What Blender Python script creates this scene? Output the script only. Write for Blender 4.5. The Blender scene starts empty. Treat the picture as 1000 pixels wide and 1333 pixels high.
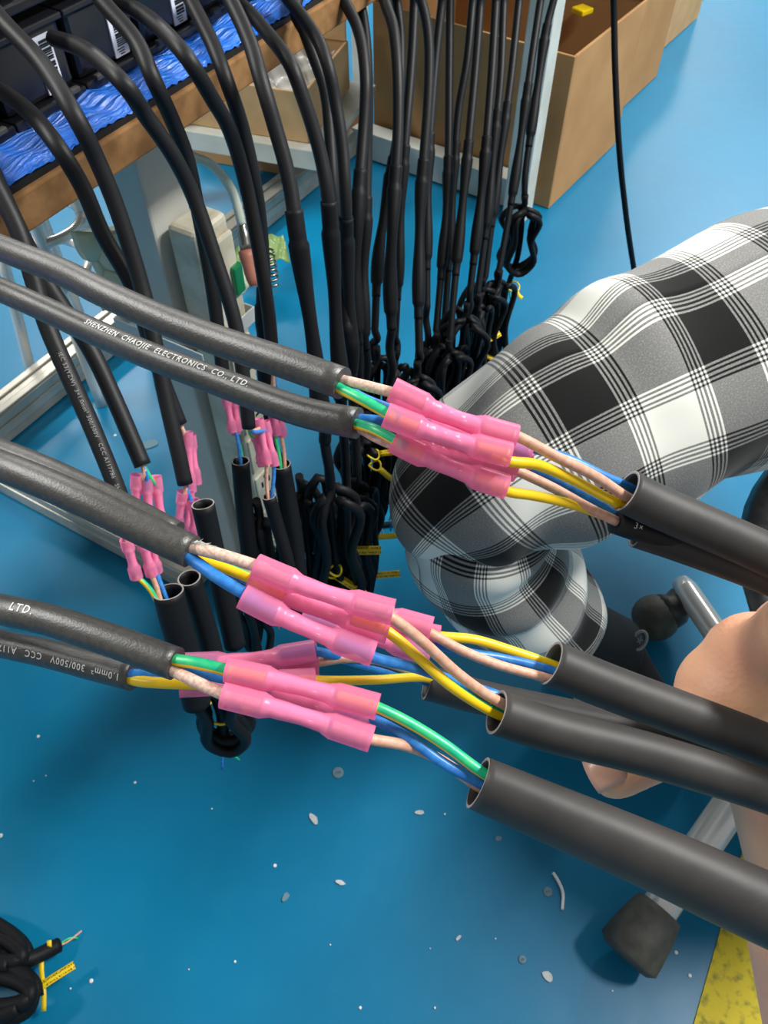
import bpy, bmesh, math, random
import numpy as np
from mathutils import Vector, Matrix

random.seed(7)
rng = np.random.RandomState(11)
scene = bpy.context.scene
COL = scene.collection

# ------------------------------------------------------------------ camera
TILT = math.radians(52); FPX = 1030.0; CAMH = 1.0
cam_data = bpy.data.cameras.new('camera')
cam_data.sensor_fit = 'VERTICAL'; cam_data.sensor_height = 36.0
cam_data.lens = 36.0 * FPX / 1333.0
cam_data.clip_start = 0.01
cam_data.dof.use_dof = True; cam_data.dof.focus_distance = 0.235; cam_data.dof.aperture_fstop = 64
cam = bpy.data.objects.new('camera', cam_data); COL.objects.link(cam)
cam.location = (0, 0, CAMH); cam.rotation_euler = (math.pi / 2 - TILT, 0, 0)
scene.camera = cam

# ------------------------------------------------------------------ light
world = bpy.data.worlds.new('hall_light'); scene.world = world; world.use_nodes = True
bg = world.node_tree.nodes['Background']
bg.inputs[0].default_value = (0.95, 0.98, 1.0, 1); bg.inputs[1].default_value = 0.30
def area(name, loc, sx, sy, watts, rot=(0, 0, 0)):
    l = bpy.data.lights.new(name, 'AREA'); l.shape = 'RECTANGLE'; l.size = sx; l.size_y = sy
    l.energy = watts; l.color = (1.0, 0.985, 0.95)
    o = bpy.data.objects.new(name, l); COL.objects.link(o); o.location = loc; o.rotation_euler = rot
    return o
for i, (lx, ly, pw) in enumerate([(-2.1, 0.9, 88), (1.9, 0.8, 145), (-1.6, 4.2, 80), (2.3, 4.6, 85), (2.7, 7.6, 50), (-1.4, 7.6, 60)]):
    area('ceiling_lamp', (lx, ly, 2.7), 0.30, 1.6, pw, (0, 0, math.radians(-30)))
scene.view_settings.view_transform = 'Standard'; scene.view_settings.look = 'None'
scene.view_settings.exposure = 0.25; scene.view_settings.gamma = 1.0
scene.view_settings.use_curve_mapping = False
scene.cycles.use_denoising = True
scene.cycles.transparent_max_bounces = 16

# ------------------------------------------------------------------ helpers
CT, ST = math.cos(TILT), math.sin(TILT)
def U(px, py, t):                       # photo pixel + distance along the view axis -> room coordinates
    u = (px - 500) / FPX; v = (py - 666.5) / FPX
    return np.array([u * t, (CT - v * ST) * t, CAMH - (ST + v * CT) * t])
def UZ(px, py, z):                      # photo pixel on the level plane z
    v = (py - 666.5) / FPX
    return U(px, py, (CAMH - z) / (ST + v * CT))
def srgb(r, g, b):
    return tuple(((c / 255) / 12.92 if c / 255 < 0.04045 else ((c / 255 + 0.055) / 1.055) ** 2.4) for c in (r, g, b))

def tag(o, label=None, cat=None, group=None, kind=None):
    if label: o['label'] = label
    if cat: o['category'] = cat
    if group: o['group'] = group
    if kind: o['kind'] = kind
    return o
def empty(name, loc=(0, 0, 0)):
    o = bpy.data.objects.new(name, None); COL.objects.link(o); o.location = tuple(loc); o.empty_display_size = 0.02
    return o
def link(name, me, parent=None, mats=None, smooth=True):
    if mats is not None:
        for m in (mats if isinstance(mats, (list, tuple)) else [mats]): me.materials.append(m)
    if smooth and len(me.polygons):
        me.polygons.foreach_set('use_smooth', [len(p.vertices) <= 4 for p in me.polygons])
    o = bpy.data.objects.new(name, me); COL.objects.link(o)
    if parent is not None:
        o.parent = parent
        o.location = -Vector(parent.location) if parent.parent is None else (0, 0, 0)
    return o
class MB:
    """collects quads/tris (with material index) into one mesh"""
    def __init__(s): s.v = []; s.f = []; s.mi = []; s.uv = {}
    def add(s, vs, fs, mi=0):
        b = len(s.v); s.v.extend([tuple(map(float, p)) for p in vs])
        for k, f in enumerate(fs):
            s.f.append(tuple(b + i for i in f)); s.mi.append(mi if isinstance(mi, int) else mi[k])
        return s
    def box(s, c, size, axes=None, mi=0):
        ax = np.eye(3) if axes is None else np.array(axes, float)
        c = np.array(c, float); h = np.array(size, float) / 2
        vs = [c + sx * h[0] * ax[0] + sy * h[1] * ax[1] + sz * h[2] * ax[2] for sx in (-1, 1) for sy in (-1, 1) for sz in (-1, 1)]
        fs = [(0, 1, 3, 2), (4, 6, 7, 5), (0, 4, 5, 1), (2, 3, 7, 6), (0, 2, 6, 4), (1, 5, 7, 3)]
        return s.add(vs, fs, mi)
    def mesh(s, name, uvs=None):
        me = bpy.data.meshes.new(name); me.from_pydata(s.v, [], s.f); 
        if any(s.mi): me.polygons.foreach_set('material_index', s.mi)
        if uvs is not None:
            l = me.uv_layers.new(name='uv'); idx = np.zeros(len(me.loops), int); me.loops.foreach_get('vertex_index', idx)
            l.data.foreach_set('uv', np.asarray(uvs, float)[idx].ravel())
        me.update(); return me
    def build(s, name, mats, parent=None, smooth=False, bevel=0, uvs=None, seg=2):
        o = link(name, s.mesh(name, uvs), parent, mats, smooth)
        if bevel:
            m = o.modifiers.new('bevel', 'BEVEL'); m.width = bevel; m.segments = seg; m.limit_method = 'ANGLE'
        return o

def crom(P, n):                         # Catmull-Rom through P, resampled to n points of equal spacing
    P = np.array(P, float)
    if len(P) == 2: return P[0] + np.linspace(0, 1, n)[:, None] * (P[1] - P[0])
    Q = np.vstack([2 * P[0] - P[1], P, 2 * P[-1] - P[-2]])
    out = []
    for i in range(1, len(Q) - 2):
        p0, p1, p2, p3 = Q[i - 1], Q[i], Q[i + 1], Q[i + 2]
        t = np.linspace(0, 1, 12, endpoint=False)[:, None]
        out.append(0.5 * (2 * p1 + (p2 - p0) * t + (2 * p0 - 5 * p1 + 4 * p2 - p3) * t ** 2 + (3 * p1 - p0 - 3 * p2 + p3) * t ** 3))
    out = np.vstack(out + [P[-1:]])
    L = np.r_[0, np.cumsum(np.linalg.norm(np.diff(out, axis=0), axis=1))]
    s = np.linspace(0, L[-1], n)
    return np.stack([np.interp(s, L, out[:, k]) for k in range(out.shape[1])], 1)
def frames(P, up=(0, 0, 1)):
    P = np.asarray(P, float); T = np.gradient(P, axis=0); T /= np.linalg.norm(T, axis=1)[:, None] + 1e-12
    a = np.array(up, float); a = a - T[0] * (a @ T[0])
    if np.linalg.norm(a) < 1e-3:
        a = np.array((1.0, 0.3, 0)); a = a - T[0] * (a @ T[0])
    a /= np.linalg.norm(a); A = [a]
    for i in range(1, len(P)):
        a = A[-1] - T[i] * (A[-1] @ T[i]); a /= np.linalg.norm(a); A.append(a)
    A = np.array(A); B = np.cross(T, A)
    return T, A, B
def sweep(mb, P, R, seg=12, caps=True, up=(0, 0, 1), R2=None, mi=0, fn=None, twist=0.0):
    """tube along P; R, R2 half-axes along frame a and b; fn(i, ang) multiplies the radius"""
    P = np.asarray(P, float); n = len(P); T, A, B = frames(P, up)
    R = np.broadcast_to(np.asarray(R, float), (n,)); R2 = R if R2 is None else np.broadcast_to(np.asarray(R2, float), (n,))
    ang = np.linspace(0, 2 * math.pi, seg, endpoint=False)
    base = len(mb.v); vs = []
    for i in range(n):
        for k, g in enumerate(ang):
            q = 1.0 if fn is None else fn(i / (n - 1), g)
            g2 = g + twist * i / (n - 1)
            vs.append(P[i] + q * (R[i] * math.cos(g2) * A[i] + R2[i] * math.sin(g2) * B[i]))
    fs = []; ms = []
    for i in range(n - 1):
        for k in range(seg):
            k2 = (k + 1) % seg
            fs.append((i * seg + k, i * seg + k2, (i + 1) * seg + k2, (i + 1) * seg + k))
            ms.append(mi(k) if callable(mi) else mi)
    if caps:
        m0 = mi(0) if callable(mi) else mi
        fs.append(tuple(range(seg - 1, -1, -1))); ms.append(m0)
        fs.append(tuple((n - 1) * seg + k for k in range(seg))); ms.append(m0)
    mb.add(vs, fs, ms); return mb
def tube(name, P, R, mat, parent=None, seg=12, n=None, **kw):
    if n is not None: P = crom(P, n)
    return sweep(MB(), P, R, seg, **kw).build(name, mat, parent, smooth=True)
def evaluated(ob):                      # bake modifiers into plain mesh data
    dg = bpy.context.evaluated_depsgraph_get(); me = bpy.data.meshes.new_from_object(ob.evaluated_get(dg))
    return me

# ------------------------------------------------------------------ materials
def nodes(m): m.use_nodes = True; nt = m.node_tree; return nt, nt.nodes, nt.links, nt.nodes['Principled BSDF']
def mat(name, col, rough=0.5, metal=0.0, spec=0.5, noise=None, bump=None, coat=0.0, col2=None, scale=40, detail=4, coords='Object', sheen=0):
    """noise: mix of col and col2; bump: (scale, strength, distance)"""
    m = bpy.data.materials.new(name); nt, N, L, P = nodes(m)
    P.inputs['Base Color'].default_value = (*col, 1); P.inputs['Roughness'].default_value = rough
    P.inputs['Metallic'].default_value = metal; P.inputs['Specular IOR Level'].default_value = spec
    P.inputs['Coat Weight'].default_value = coat; P.inputs['Coat Roughness'].default_value = 0.15
    P.inputs['Sheen Weight'].default_value = sheen
    tc = N.new('ShaderNodeTexCoord')
    if col2 is not None:
        t = N.new('ShaderNodeTexNoise'); t.inputs['Scale'].default_value = scale; t.inputs['Detail'].default_value = detail
        L.new(tc.outputs[coords], t.inputs['Vector'])
        r = N.new('ShaderNodeValToRGB'); r.color_ramp.elements[0].position = 0.38; r.color_ramp.elements[1].position = 0.64
        r.color_ramp.elements[0].color = (*col, 1); r.color_ramp.elements[1].color = (*col2, 1)
        L.new(t.outputs['Fac'], r.inputs['Fac']); L.new(r.outputs['Color'], P.inputs['Base Color'])
    if bump:
        t = N.new('ShaderNodeTexNoise'); t.inputs['Scale'].default_value = bump[0]; t.inputs['Detail'].default_value = 3
        L.new(tc.outputs[coords], t.inputs['Vector'])
        b = N.new('ShaderNodeBump'); b.inputs['Strength'].default_value = bump[1]; b.inputs['Distance'].default_value = bump[2]
        L.new(t.outputs['Fac'], b.inputs['Height']); L.new(b.outputs['Normal'], P.inputs['Normal'])
    return m
M = {}
M['rubber'] = mat('black_cable_rubber', srgb(54, 53, 50), 0.40, spec=0.8, bump=(1500, 0.22, 0.0005), col2=srgb(66, 65, 61), scale=500)
M['cable_black'] = mat('black_cable_pvc', srgb(26, 26, 28), 0.5, spec=0.3, bump=(500, 0.15, 0.0005))
M['cable_dark'] = mat('black_cord', srgb(17, 18, 21), 0.55, spec=0.2)
M['tube'] = mat('black_shrink_tube', srgb(52, 50, 49), 0.52, spec=0.35, bump=(260, 0.12, 0.0006), col2=srgb(60, 58, 56), scale=60)
M['tube_rim'] = mat('cut_tube_rim', srgb(150, 146, 140), 0.5)
M['wire_brown'] = mat('pale_brown_insulation', srgb(208, 152, 124), 0.5, col2=srgb(216, 172, 150), scale=500, bump=(700, 0.2, 0.0004))
M['wire_dusty'] = mat('dusty_brown_insulation', srgb(196, 158, 138), 0.7, col2=srgb(220, 196, 180), scale=900)
M['wire_blue'] = mat('blue_insulation', srgb(36, 112, 190), 0.35, col2=srgb(58, 136, 208), scale=300)
M['wire_green'] = mat('green_insulation', srgb(20, 178, 130), 0.35, col2=srgb(60, 196, 120), scale=200)
M['wire_yellow'] = mat('yellow_insulation', srgb(240, 200, 20), 0.35)
M['barrel'] = mat('tinned_crimp_barrel', srgb(246, 214, 222), 0.35, metal=0.1)
M['print_white'] = mat('white_ink', srgb(225, 225, 220), 0.6)
M['print_grey'] = mat('faded_grey_ink', srgb(140, 140, 136), 0.6)
M['chrome'] = mat('chrome', srgb(226, 226, 222), 0.25, metal=0.4, bump=(60, 0.05, 0.001))
M['foot_rubber'] = mat('grey_black_rubber', srgb(62, 62, 58), 0.6, col2=srgb(80, 80, 74), scale=60, bump=(200, 0.2, 0.001))
M['card'] = mat('cardboard', srgb(176, 136, 92), 0.85, spec=0.15, col2=srgb(166, 126, 84), scale=9, detail=6)
M['card_light'] = mat('pale_cardboard', srgb(198, 164, 120), 0.85, spec=0.15, col2=srgb(186, 150, 108), scale=14)
M['card_in'] = mat('cardboard_core', srgb(196, 160, 118), 0.9)
M['frame_white'] = mat('white_painted_steel', srgb(205, 208, 200), 0.4, col2=srgb(190, 190, 178), scale=12)
M['frame_grey'] = mat('grey_painted_steel', srgb(196, 196, 188), 0.5, col2=srgb(206, 204, 194), scale=16, detail=6)
M['alu'] = mat('aluminium_profile', srgb(196, 192, 180), 0.35, metal=0.35, col2=srgb(176, 172, 160), scale=20)
M['strip'] = mat('dirty_cream_plastic', srgb(214, 210, 190), 0.45, col2=srgb(188, 180, 156), scale=34, detail=7)
M['strip_dark'] = mat('socket_hole', srgb(30, 28, 26), 0.7)
M['switch'] = mat('green_switch', srgb(20, 120, 70), 0.25, coat=0.5)
M['tie_white'] = mat('clear_cable_tie', srgb(200, 205, 204), 0.35)
M['unit'] = mat('black_unit_plastic', srgb(20, 21, 26), 0.3, coat=0.15, bump=(90, 0.06, 0.001))
M['label'] = mat('white_label_paper', srgb(226, 230, 238), 0.5)
M['ink'] = mat('black_ink', srgb(24, 24, 30), 0.6)
M['mat_black'] = mat('black_mat_rubber', srgb(16, 17, 20), 0.6)
M['seat'] = mat('black_vinyl', srgb(40, 40, 42), 0.4, col2=srgb(62, 62, 60), scale=70, bump=(160, 0.15, 0.001))
M['tag'] = mat('yellow_tag', srgb(232, 200, 16), 0.45)
M['shoe'] = mat('black_canvas', srgb(26, 27, 32), 0.85, bump=(900, 0.2, 0.0006))
M['sole'] = mat('cream_rubber', srgb(222, 216, 196), 0.55)
M['patch'] = mat('grey_shoe_patch', srgb(140, 146, 152), 0.6)
M['debris'] = mat('pale_debris', srgb(190, 196, 196), 0.6, col2=srgb(160, 168, 172), scale=200)
M['debris_white'] = mat('white_plastic_scrap', srgb(220, 226, 228), 0.4)
M['debris_grey'] = mat('grey_scuff', srgb(96, 128, 142), 0.6)
M['hose'] = mat('clear_hose', srgb(196, 208, 196), 0.15, coat=0.6)
M['brass'] = mat('metal_fitting', srgb(150, 148, 140), 0.3, metal=0.9)
M['orange'] = mat('faded_orange_plastic', srgb(176, 112, 92), 0.5)
M['wood_edge'] = mat('raw_board_edge', srgb(150, 112, 72), 0.8, spec=0.2, col2=srgb(122, 88, 54), scale=60, detail=8, bump=(120, 0.4, 0.001))
M['board_top'] = mat('bench_laminate', srgb(190, 186, 176), 0.5)

def pink_mat():
    m = bpy.data.materials.new('pink_translucent_sleeve'); nt, N, L, P = nodes(m)
    P.inputs['Base Color'].default_value = (*srgb(255, 158, 198), 1); P.inputs['Roughness'].default_value = 0.26
    P.inputs['Specular IOR Level'].default_value = 0.5
    tr = N.new('ShaderNodeBsdfTransparent'); tr.inputs[0].default_value = (*srgb(255, 214, 232), 1)
    tl = N.new('ShaderNodeBsdfTranslucent'); tl.inputs[0].default_value = (*srgb(255, 156, 200), 1)
    a = N.new('ShaderNodeMixShader'); a.inputs[0].default_value = 0.38
    b = N.new('ShaderNodeMixShader'); b.inputs[0].default_value = 0.40
    L.new(P.outputs[0], a.inputs[1]); L.new(tl.outputs[0], a.inputs[2])
    L.new(a.outputs[0], b.inputs[1]); L.new(tr.outputs[0], b.inputs[2])
    L.new(b.outputs[0], N['Material Output'].inputs['Surface'])
    tc = N.new('ShaderNodeTexCoord'); t = N.new('ShaderNodeTexNoise'); t.inputs['Scale'].default_value = 220
    bp = N.new('ShaderNodeBump'); bp.inputs['Strength'].default_value = 0.25; bp.inputs['Distance'].default_value = 0.0006
    L.new(tc.outputs['Object'], t.inputs['Vector']); L.new(t.outputs['Fac'], bp.inputs['Height']); L.new(bp.outputs[0], P.inputs['Normal'])
    return m
M['pink'] = pink_mat()

def floor_mat():
    m = bpy.data.materials.new('blue_epoxy_floor'); nt, N, L, P = nodes(m)
    tc = N.new('ShaderNodeTexCoord')
    big = N.new('ShaderNodeTexNoise'); big.inputs['Scale'].default_value = 1.6; big.inputs['Detail'].default_value = 3
    L.new(tc.outputs['Object'], big.inputs['Vector'])
    r = N.new('ShaderNodeValToRGB'); e = r.color_ramp.elements
    e[0].position = 0.35; e[0].color = (*srgb(0, 106, 146), 1); e[1].position = 0.66; e[1].color = (*srgb(0, 120, 162), 1)
    L.new(big.outputs['Fac'], r.inputs['Fac'])
    sm = N.new('ShaderNodeTexNoise'); sm.inputs['Scale'].default_value = 30; sm.inputs['Detail'].default_value = 6
    L.new(tc.outputs['Object'], sm.inputs['Vector'])
    mx = N.new('ShaderNodeMixRGB'); mx.inputs[0].default_value = 0.0; mx.blend_type = 'MIX'
    mr = N.new('ShaderNodeMapRange'); mr.inputs[1].default_value = 0.5; mr.inputs[2].default_value = 0.8; mr.inputs[3].default_value = 0; mr.inputs[4].default_value = 0.12
    L.new(sm.outputs['Fac'], mr.inputs[0]); L.new(mr.outputs[0], mx.inputs[0])
    mx.inputs[2].default_value = (*srgb(40, 140, 172), 1); L.new(r.outputs[0], mx.inputs[1])
    L.new(mx.outputs[0], P.inputs['Base Color'])
    rr = N.new('ShaderNodeMapRange'); rr.inputs[3].default_value = 0.30; rr.inputs[4].default_value = 0.48
    L.new(big.outputs['Fac'], rr.inputs[0]); L.new(rr.outputs[0], P.inputs['Roughness'])
    P.inputs['Specular IOR Level'].default_value = 0.36
    bp = N.new('ShaderNodeBump'); bp.inputs['Strength'].default_value = 0.06; bp.inputs['Distance'].default_value = 0.01
    n3 = N.new('ShaderNodeTexNoise'); n3.inputs['Scale'].default_value = 14; L.new(tc.outputs['Object'], n3.inputs['Vector'])
    L.new(n3.outputs['Fac'], bp.inputs['Height']); L.new(bp.outputs[0], P.inputs['Normal'])
    return m
M['floor'] = floor_mat()
def yellow_mat():
    m = mat('worn_yellow_paint', srgb(206, 186, 36), 0.7, col2=srgb(120, 116, 44), scale=95, detail=7, bump=(120, 0.5, 0.002))
    r = [n for n in m.node_tree.nodes if n.type == 'VALTORGB'][0]
    r.color_ramp.elements[0].position = 0.5; r.color_ramp.elements[1].position = 0.72
    return m
M['yellow_paint'] = yellow_mat()
def film_mat():
    m = bpy.data.materials.new('blue_glossy_film'); nt, N, L, P = nodes(m)
    P.inputs['Base Color'].default_value = (*srgb(30, 124, 246), 1); P.inputs['Roughness'].default_value = 0.18
    P.inputs['Coat Weight'].default_value = 0.6; P.inputs['Coat Roughness'].default_value = 0.12
    tc = N.new('ShaderNodeTexCoord'); mp = N.new('ShaderNodeMapping'); mp.inputs['Scale'].default_value = (38, 300, 1)
    L.new(tc.outputs['UV'], mp.inputs['Vector'])
    t = N.new('ShaderNodeTexNoise'); t.inputs['Scale'].default_value = 1.0; t.inputs['Detail'].default_value = 5
    L.new(mp.outputs[0], t.inputs['Vector'])
    b = N.new('ShaderNodeBump'); b.inputs['Strength'].default_value = 0.9; b.inputs['Distance'].default_value = 0.007
    L.new(t.outputs['Fac'], b.inputs['Height']); L.new(b.outputs[0], P.inputs['Normal']); L.new(b.outputs[0], P.inputs['Coat Normal'])
    return m
M['film'] = film_mat()
def plaid_mat():
    m = bpy.data.materials.new('black_white_plaid_flannel'); nt, N, L, P = nodes(m)
    P.inputs['Roughness'].default_value = 0.95; P.inputs['Specular IOR Level'].default_value = 0.1; P.inputs['Sheen Weight'].default_value = 0.15
    tc = N.new('ShaderNodeTexCoord'); sp = N.new('ShaderNodeSeparateXYZ'); L.new(tc.outputs['UV'], sp.inputs[0])
    outs = []
    for axis in (0, 1):
        d = N.new('ShaderNodeMath'); d.operation = 'MULTIPLY'; d.inputs[1].default_value = 1 / 0.104
        L.new(sp.outputs[axis], d.inputs[0])
        fr = N.new('ShaderNodeMath'); fr.operation = 'FRACT'; L.new(d.outputs[0], fr.inputs[0])
        r = N.new('ShaderNodeValToRGB'); r.color_ramp.interpolation = 'CONSTANT'
        stops = [(0.0, 1)]
        w = 0.0165
        for c, a in ((0.43, 1), (0.93, 0)):                 # groups of fine lines at each change of band
            for k in range(4):
                stops.append((c - w * 4 + k * 2 * w, 1 - a)); stops.append((c - w * 4 + (k * 2 + 1) * w * 1.0, a))
            stops.append((c + w * 4, 1 - a))
        el = r.color_ramp.elements
        el[0].position = 0; el[0].color = (1, 1, 1, 1); el.remove(el[1])
        for p, v in stops[1:]:
            q = el.new(p); q.color = (v, v, v, 1)
        L.new(fr.outputs[0], r.inputs['Fac']); outs.append(r)
    ad = N.new('ShaderNodeMixRGB'); ad.inputs[0].default_value = 0.5
    L.new(outs[0].outputs[0], ad.inputs[1]); L.new(outs[1].outputs[0], ad.inputs[2])
    nz = N.new('ShaderNodeTexNoise'); nz.inputs['Scale'].default_value = 900; nz.inputs['Detail'].default_value = 2
    L.new(tc.outputs['UV'], nz.inputs['Vector'])
    ov = N.new('ShaderNodeMath'); ov.operation = 'MULTIPLY_ADD'; ov.inputs[1].default_value = 0.36; ov.inputs[2].default_value = -0.18
    L.new(nz.outputs['Fac'], ov.inputs[0])
    su = N.new('ShaderNodeMath'); su.operation = 'ADD'; L.new(ad.outputs[0], su.inputs[0]); L.new(ov.outputs[0], su.inputs[1])
    r2 = N.new('ShaderNodeValToRGB'); e = r2.color_ramp.elements
    e[0].position = 0.08; e[0].color = (*srgb(232, 232, 222), 1); e[1].position = 0.95; e[1].color = (*srgb(24, 24, 24), 1)
    q = e.new(0.5); q.color = (*srgb(122, 122, 120), 1)
    L.new(su.outputs[0], r2.inputs['Fac']); L.new(r2.outputs[0], P.inputs['Base Color'])
    return m
M['plaid'] = plaid_mat()
def skin_mat():
    m = bpy.data.materials.new('skin'); nt, N, L, P = nodes(m)
    P.inputs['Roughness'].default_value = 0.5; P.inputs['Subsurface Weight'].default_value = 0.25
    P.inputs['Subsurface Radius'].default_value = (0.008, 0.003, 0.002); P.inputs['Subsurface Scale'].default_value = 0.6
    tc = N.new('ShaderNodeTexCoord'); t = N.new('ShaderNodeTexNoise'); t.inputs['Scale'].default_value = 22; t.inputs['Detail'].default_value = 4
    L.new(tc.outputs['Object'], t.inputs['Vector'])
    r = N.new('ShaderNodeValToRGB'); e = r.color_ramp.elements
    e[0].position = 0.35; e[0].color = (*srgb(232, 182, 142), 1); e[1].position = 0.68; e[1].color = (*srgb(226, 160, 128), 1)
    L.new(t.outputs['Fac'], r.inputs['Fac']); L.new(r.outputs[0], P.inputs['Base Color'])
    v = N.new('ShaderNodeTexVoronoi'); v.inputs['Scale'].default_value = 520; L.new(tc.outputs['Object'], v.inputs['Vector'])
    b = N.new('ShaderNodeBump'); b.inputs['Strength'].default_value = 0.22; b.inputs['Distance'].default_value = 0.0006
    L.new(v.outputs['Distance'], b.inputs['Height']); L.new(b.outputs[0], P.inputs['Normal'])
    return m
M['skin'] = skin_mat()
M['nail'] = mat('fingernail', srgb(226, 176, 150), 0.3)
def bag_mat():
    m = bpy.data.materials.new('clear_plastic_bag'); nt, N, L, P = nodes(m)
    P.inputs['Base Color'].default_value = (*srgb(220, 220, 216), 1); P.inputs['Roughness'].default_value = 0.18
    tr = N.new('ShaderNodeBsdfTransparent'); mx = N.new('ShaderNodeMixShader'); mx.inputs[0].default_value = 0.35
    L.new(P.outputs[0], mx.inputs[1]); L.new(tr.outputs[0], mx.inputs[2]); L.new(mx.outputs[0], N['Material Output'].inputs['Surface'])
    return m
M['bag'] = bag_mat()
M['bag_green'] = mat('green_printed_film', srgb(140, 160, 30), 0.35, coat=0.4)
M['bag_pale'] = mat('pale_green_film', srgb(188, 196, 170), 0.35, coat=0.3)
M['bag_leaf'] = mat('leaf_green_film', srgb(112, 140, 78), 0.4, coat=0.2)
def tagprint_mat():
    m = mat('yellow_printed_tag', srgb(232, 200, 16), 0.45)
    nt = m.node_tree; N = nt.nodes; L = nt.links; P = N['Principled BSDF']
    tc = N.new('ShaderNodeTexCoord'); mp = N.new('ShaderNodeMapping'); mp.inputs['Scale'].default_value = (46, 3.2, 1)
    L.new(tc.outputs['UV'], mp.inputs[0])
    t = N.new('ShaderNodeTexNoise'); t.inputs['Scale'].default_value = 1; t.inputs['Detail'].default_value = 1; L.new(mp.outputs[0], t.inputs[0])
    sp = N.new('ShaderNodeSeparateXYZ'); L.new(tc.outputs['UV'], sp.inputs[0])
    ww = N.new('ShaderNodeMath'); ww.operation = 'PINGPONG'; ww.inputs[1].default_value = 0.25; L.new(sp.outputs[1], ww.inputs[0])
    g = N.new('ShaderNodeMath'); g.operation = 'GREATER_THAN'; g.inputs[1].default_value = 0.14; L.new(ww.outputs[0], g.inputs[0])
    g2 = N.new('ShaderNodeMath'); g2.operation = 'GREATER_THAN'; g2.inputs[1].default_value = 0.5; L.new(t.outputs['Fac'], g2.inputs[0])
    mu = N.new('ShaderNodeMath'); mu.operation = 'MULTIPLY'; L.new(g.outputs[0], mu.inputs[0]); L.new(g2.outputs[0], mu.inputs[1])
    mx = N.new('ShaderNodeMixRGB'); mx.inputs[1].default_value = (*srgb(232, 200, 16), 1); mx.inputs[2].default_value = (*srgb(50, 44, 10), 1)
    L.new(mu.outputs[0], mx.inputs[0]); L.new(mx.outputs[0], P.inputs['Base Color'])
    return m
M['tag_print'] = tagprint_mat()

# ------------------------------------------------------------------ the setting: floor, painted line
mb = MB(); mb.add([(-5, -3, 0), (6, -3, 0), (6, 7, 0), (-5, 7, 0)], [(0, 1, 2, 3)])
tag(mb.build('floor', M['floor']), 'glossy blue epoxy factory floor', 'floor', kind='structure')
# worktable axes: AD runs along the table edge away from the camera, AN points inwards under the table
E0 = np.array([-0.2164, 0.4234, 0.0]); AD = np.array([0.5, 0.866, 0.0]); AN = np.array([-0.866, 0.5, 0.0]); AZ = np.array([0, 0, 1.0])
def TB(s, i, z): return E0 + s * AD + i * AN + z * AZ
AX = [AD, AN, AZ]
mb = MB(); y0 = TB(-0.5, -0.640, 0.0015); w = 0.075
mb.box(TB(0.4, -0.640 - w / 2, 0.0008), (2.4, w, 0.0016), AX)
tag(mb.build('floor_marking_strip', M['yellow_paint']), 'worn yellow painted line on the blue floor in the lower right corner', 'floor marking', kind='structure')

# ------------------------------------------------------------------ worktable
TT = 0.75
tb = empty('worktable', TB(0.6, 0.4, 0)); tag(tb, 'long grey-framed worktable with raw board edge carrying the black units', 'table')
mb = MB(); mb.box(TB(0.55, 0.40, TT - 0.0115), (2.1, 0.80, 0.023), AX); mb.build('tabletop', M['wood_edge'], tb, bevel=0.0015)
def leg(s, i, m):
    b = MB(); b.box(TB(s, i, 0.364), (0.052, 0.052, 0.724), AX); b.build('leg', m, tb, bevel=0.003)
leg(0.215, 0.125, M['frame_grey']); leg(1.30, 0.155, M['frame_white']); leg(0.215, 0.66, M['frame_grey']); leg(1.33, 0.66, M['frame_white'])
def rail(c0, c1, w, h, m, groove=True):
    c0, c1 = np.array(c0), np.array(c1); a = (c1 - c0); l = np.linalg.norm(a); a /= l; p = np.cross(AZ, a)
    b = MB(); b.box((c0 + c1) / 2, (l, w, h), [a, p, AZ])
    if groove:
        for q in (-1, 1):
            b.box((c0 + c1) / 2 + p * q * w * 0.3 + AZ * h * 0.5, (l, w * 0.3, h * 0.14), [a, p, AZ])
            b.box((c0 + c1) / 2 + p * q * w * 0.5 , (l, w * 0.12, h * 0.36), [a, p, AZ])
    return b.build('rail', m, tb, bevel=0.002)
rail(TB(-0.30, 0.655, 0.03), TB(1.36, 0.635, 0.03), 0.05, 0.055, M['alu'])
rail(TB(0.16, 0.155, 0.028), TB(0.16, 0.63, 0.028), 0.042, 0.05, M['alu'])
rail(TB(1.345, 0.17, 0.035), TB(1.375, 0.62, 0.035), 0.045, 0.065, M['frame_white'], False)
mb = MB(); mb.box(TB(0.215, 0.395, 0.69), (0.04, 0.48, 0.05), AX); mb.build('apron', M['frame_grey'], tb, bevel=0.002)

# black rubber mat and crinkled blue film
mb = MB(); mb.box(TB(0.35, 0.21, TT + 0.002), (1.5, 0.412, 0.004), AX)
tag(mb.build('bench_mat', M['mat_black']), 'thin black rubber mat along the table edge under the blue film', 'mat')
nu, nv = 460, 22; vs = []; uvs = []
for j in range(nv):
    for i in range(nu):
        s = -0.38 + 1.46 * i / (nu - 1); k = j / (nv - 1)
        edge = 0.0035 + 0.0016 * abs(((s * 260) % 2) - 1) + 0.0012 * math.sin(s * 97) 
        ins_ = edge + k * 0.20
        z = TT + 0.0078 + 0.0016 * math.sin(s * 210 + ins_ * 90) * (0.4 + 0.6 * math.sin(s * 31 + 1.3) ** 2) + 0.0012 * math.sin(s * 75 - ins_ * 160)
        if j == 0: z = TT + 0.0042 + 0.0018 * abs(math.sin(s * 400))
        vs.append(TB(s, ins_, z)); uvs.append((s, ins_))
fs = [(j * nu + i, j * nu + i + 1, (j + 1) * nu + i + 1, (j + 1) * nu + i) for j in range(nv - 1) for i in range(nu - 1)]
mb = MB(); mb.add(vs, fs)
fo = mb.build('blue_film', M['film'], smooth=True, uvs=uvs); so = fo.modifiers.new('thick', 'SOLIDIFY'); so.thickness = 0.0006
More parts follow.
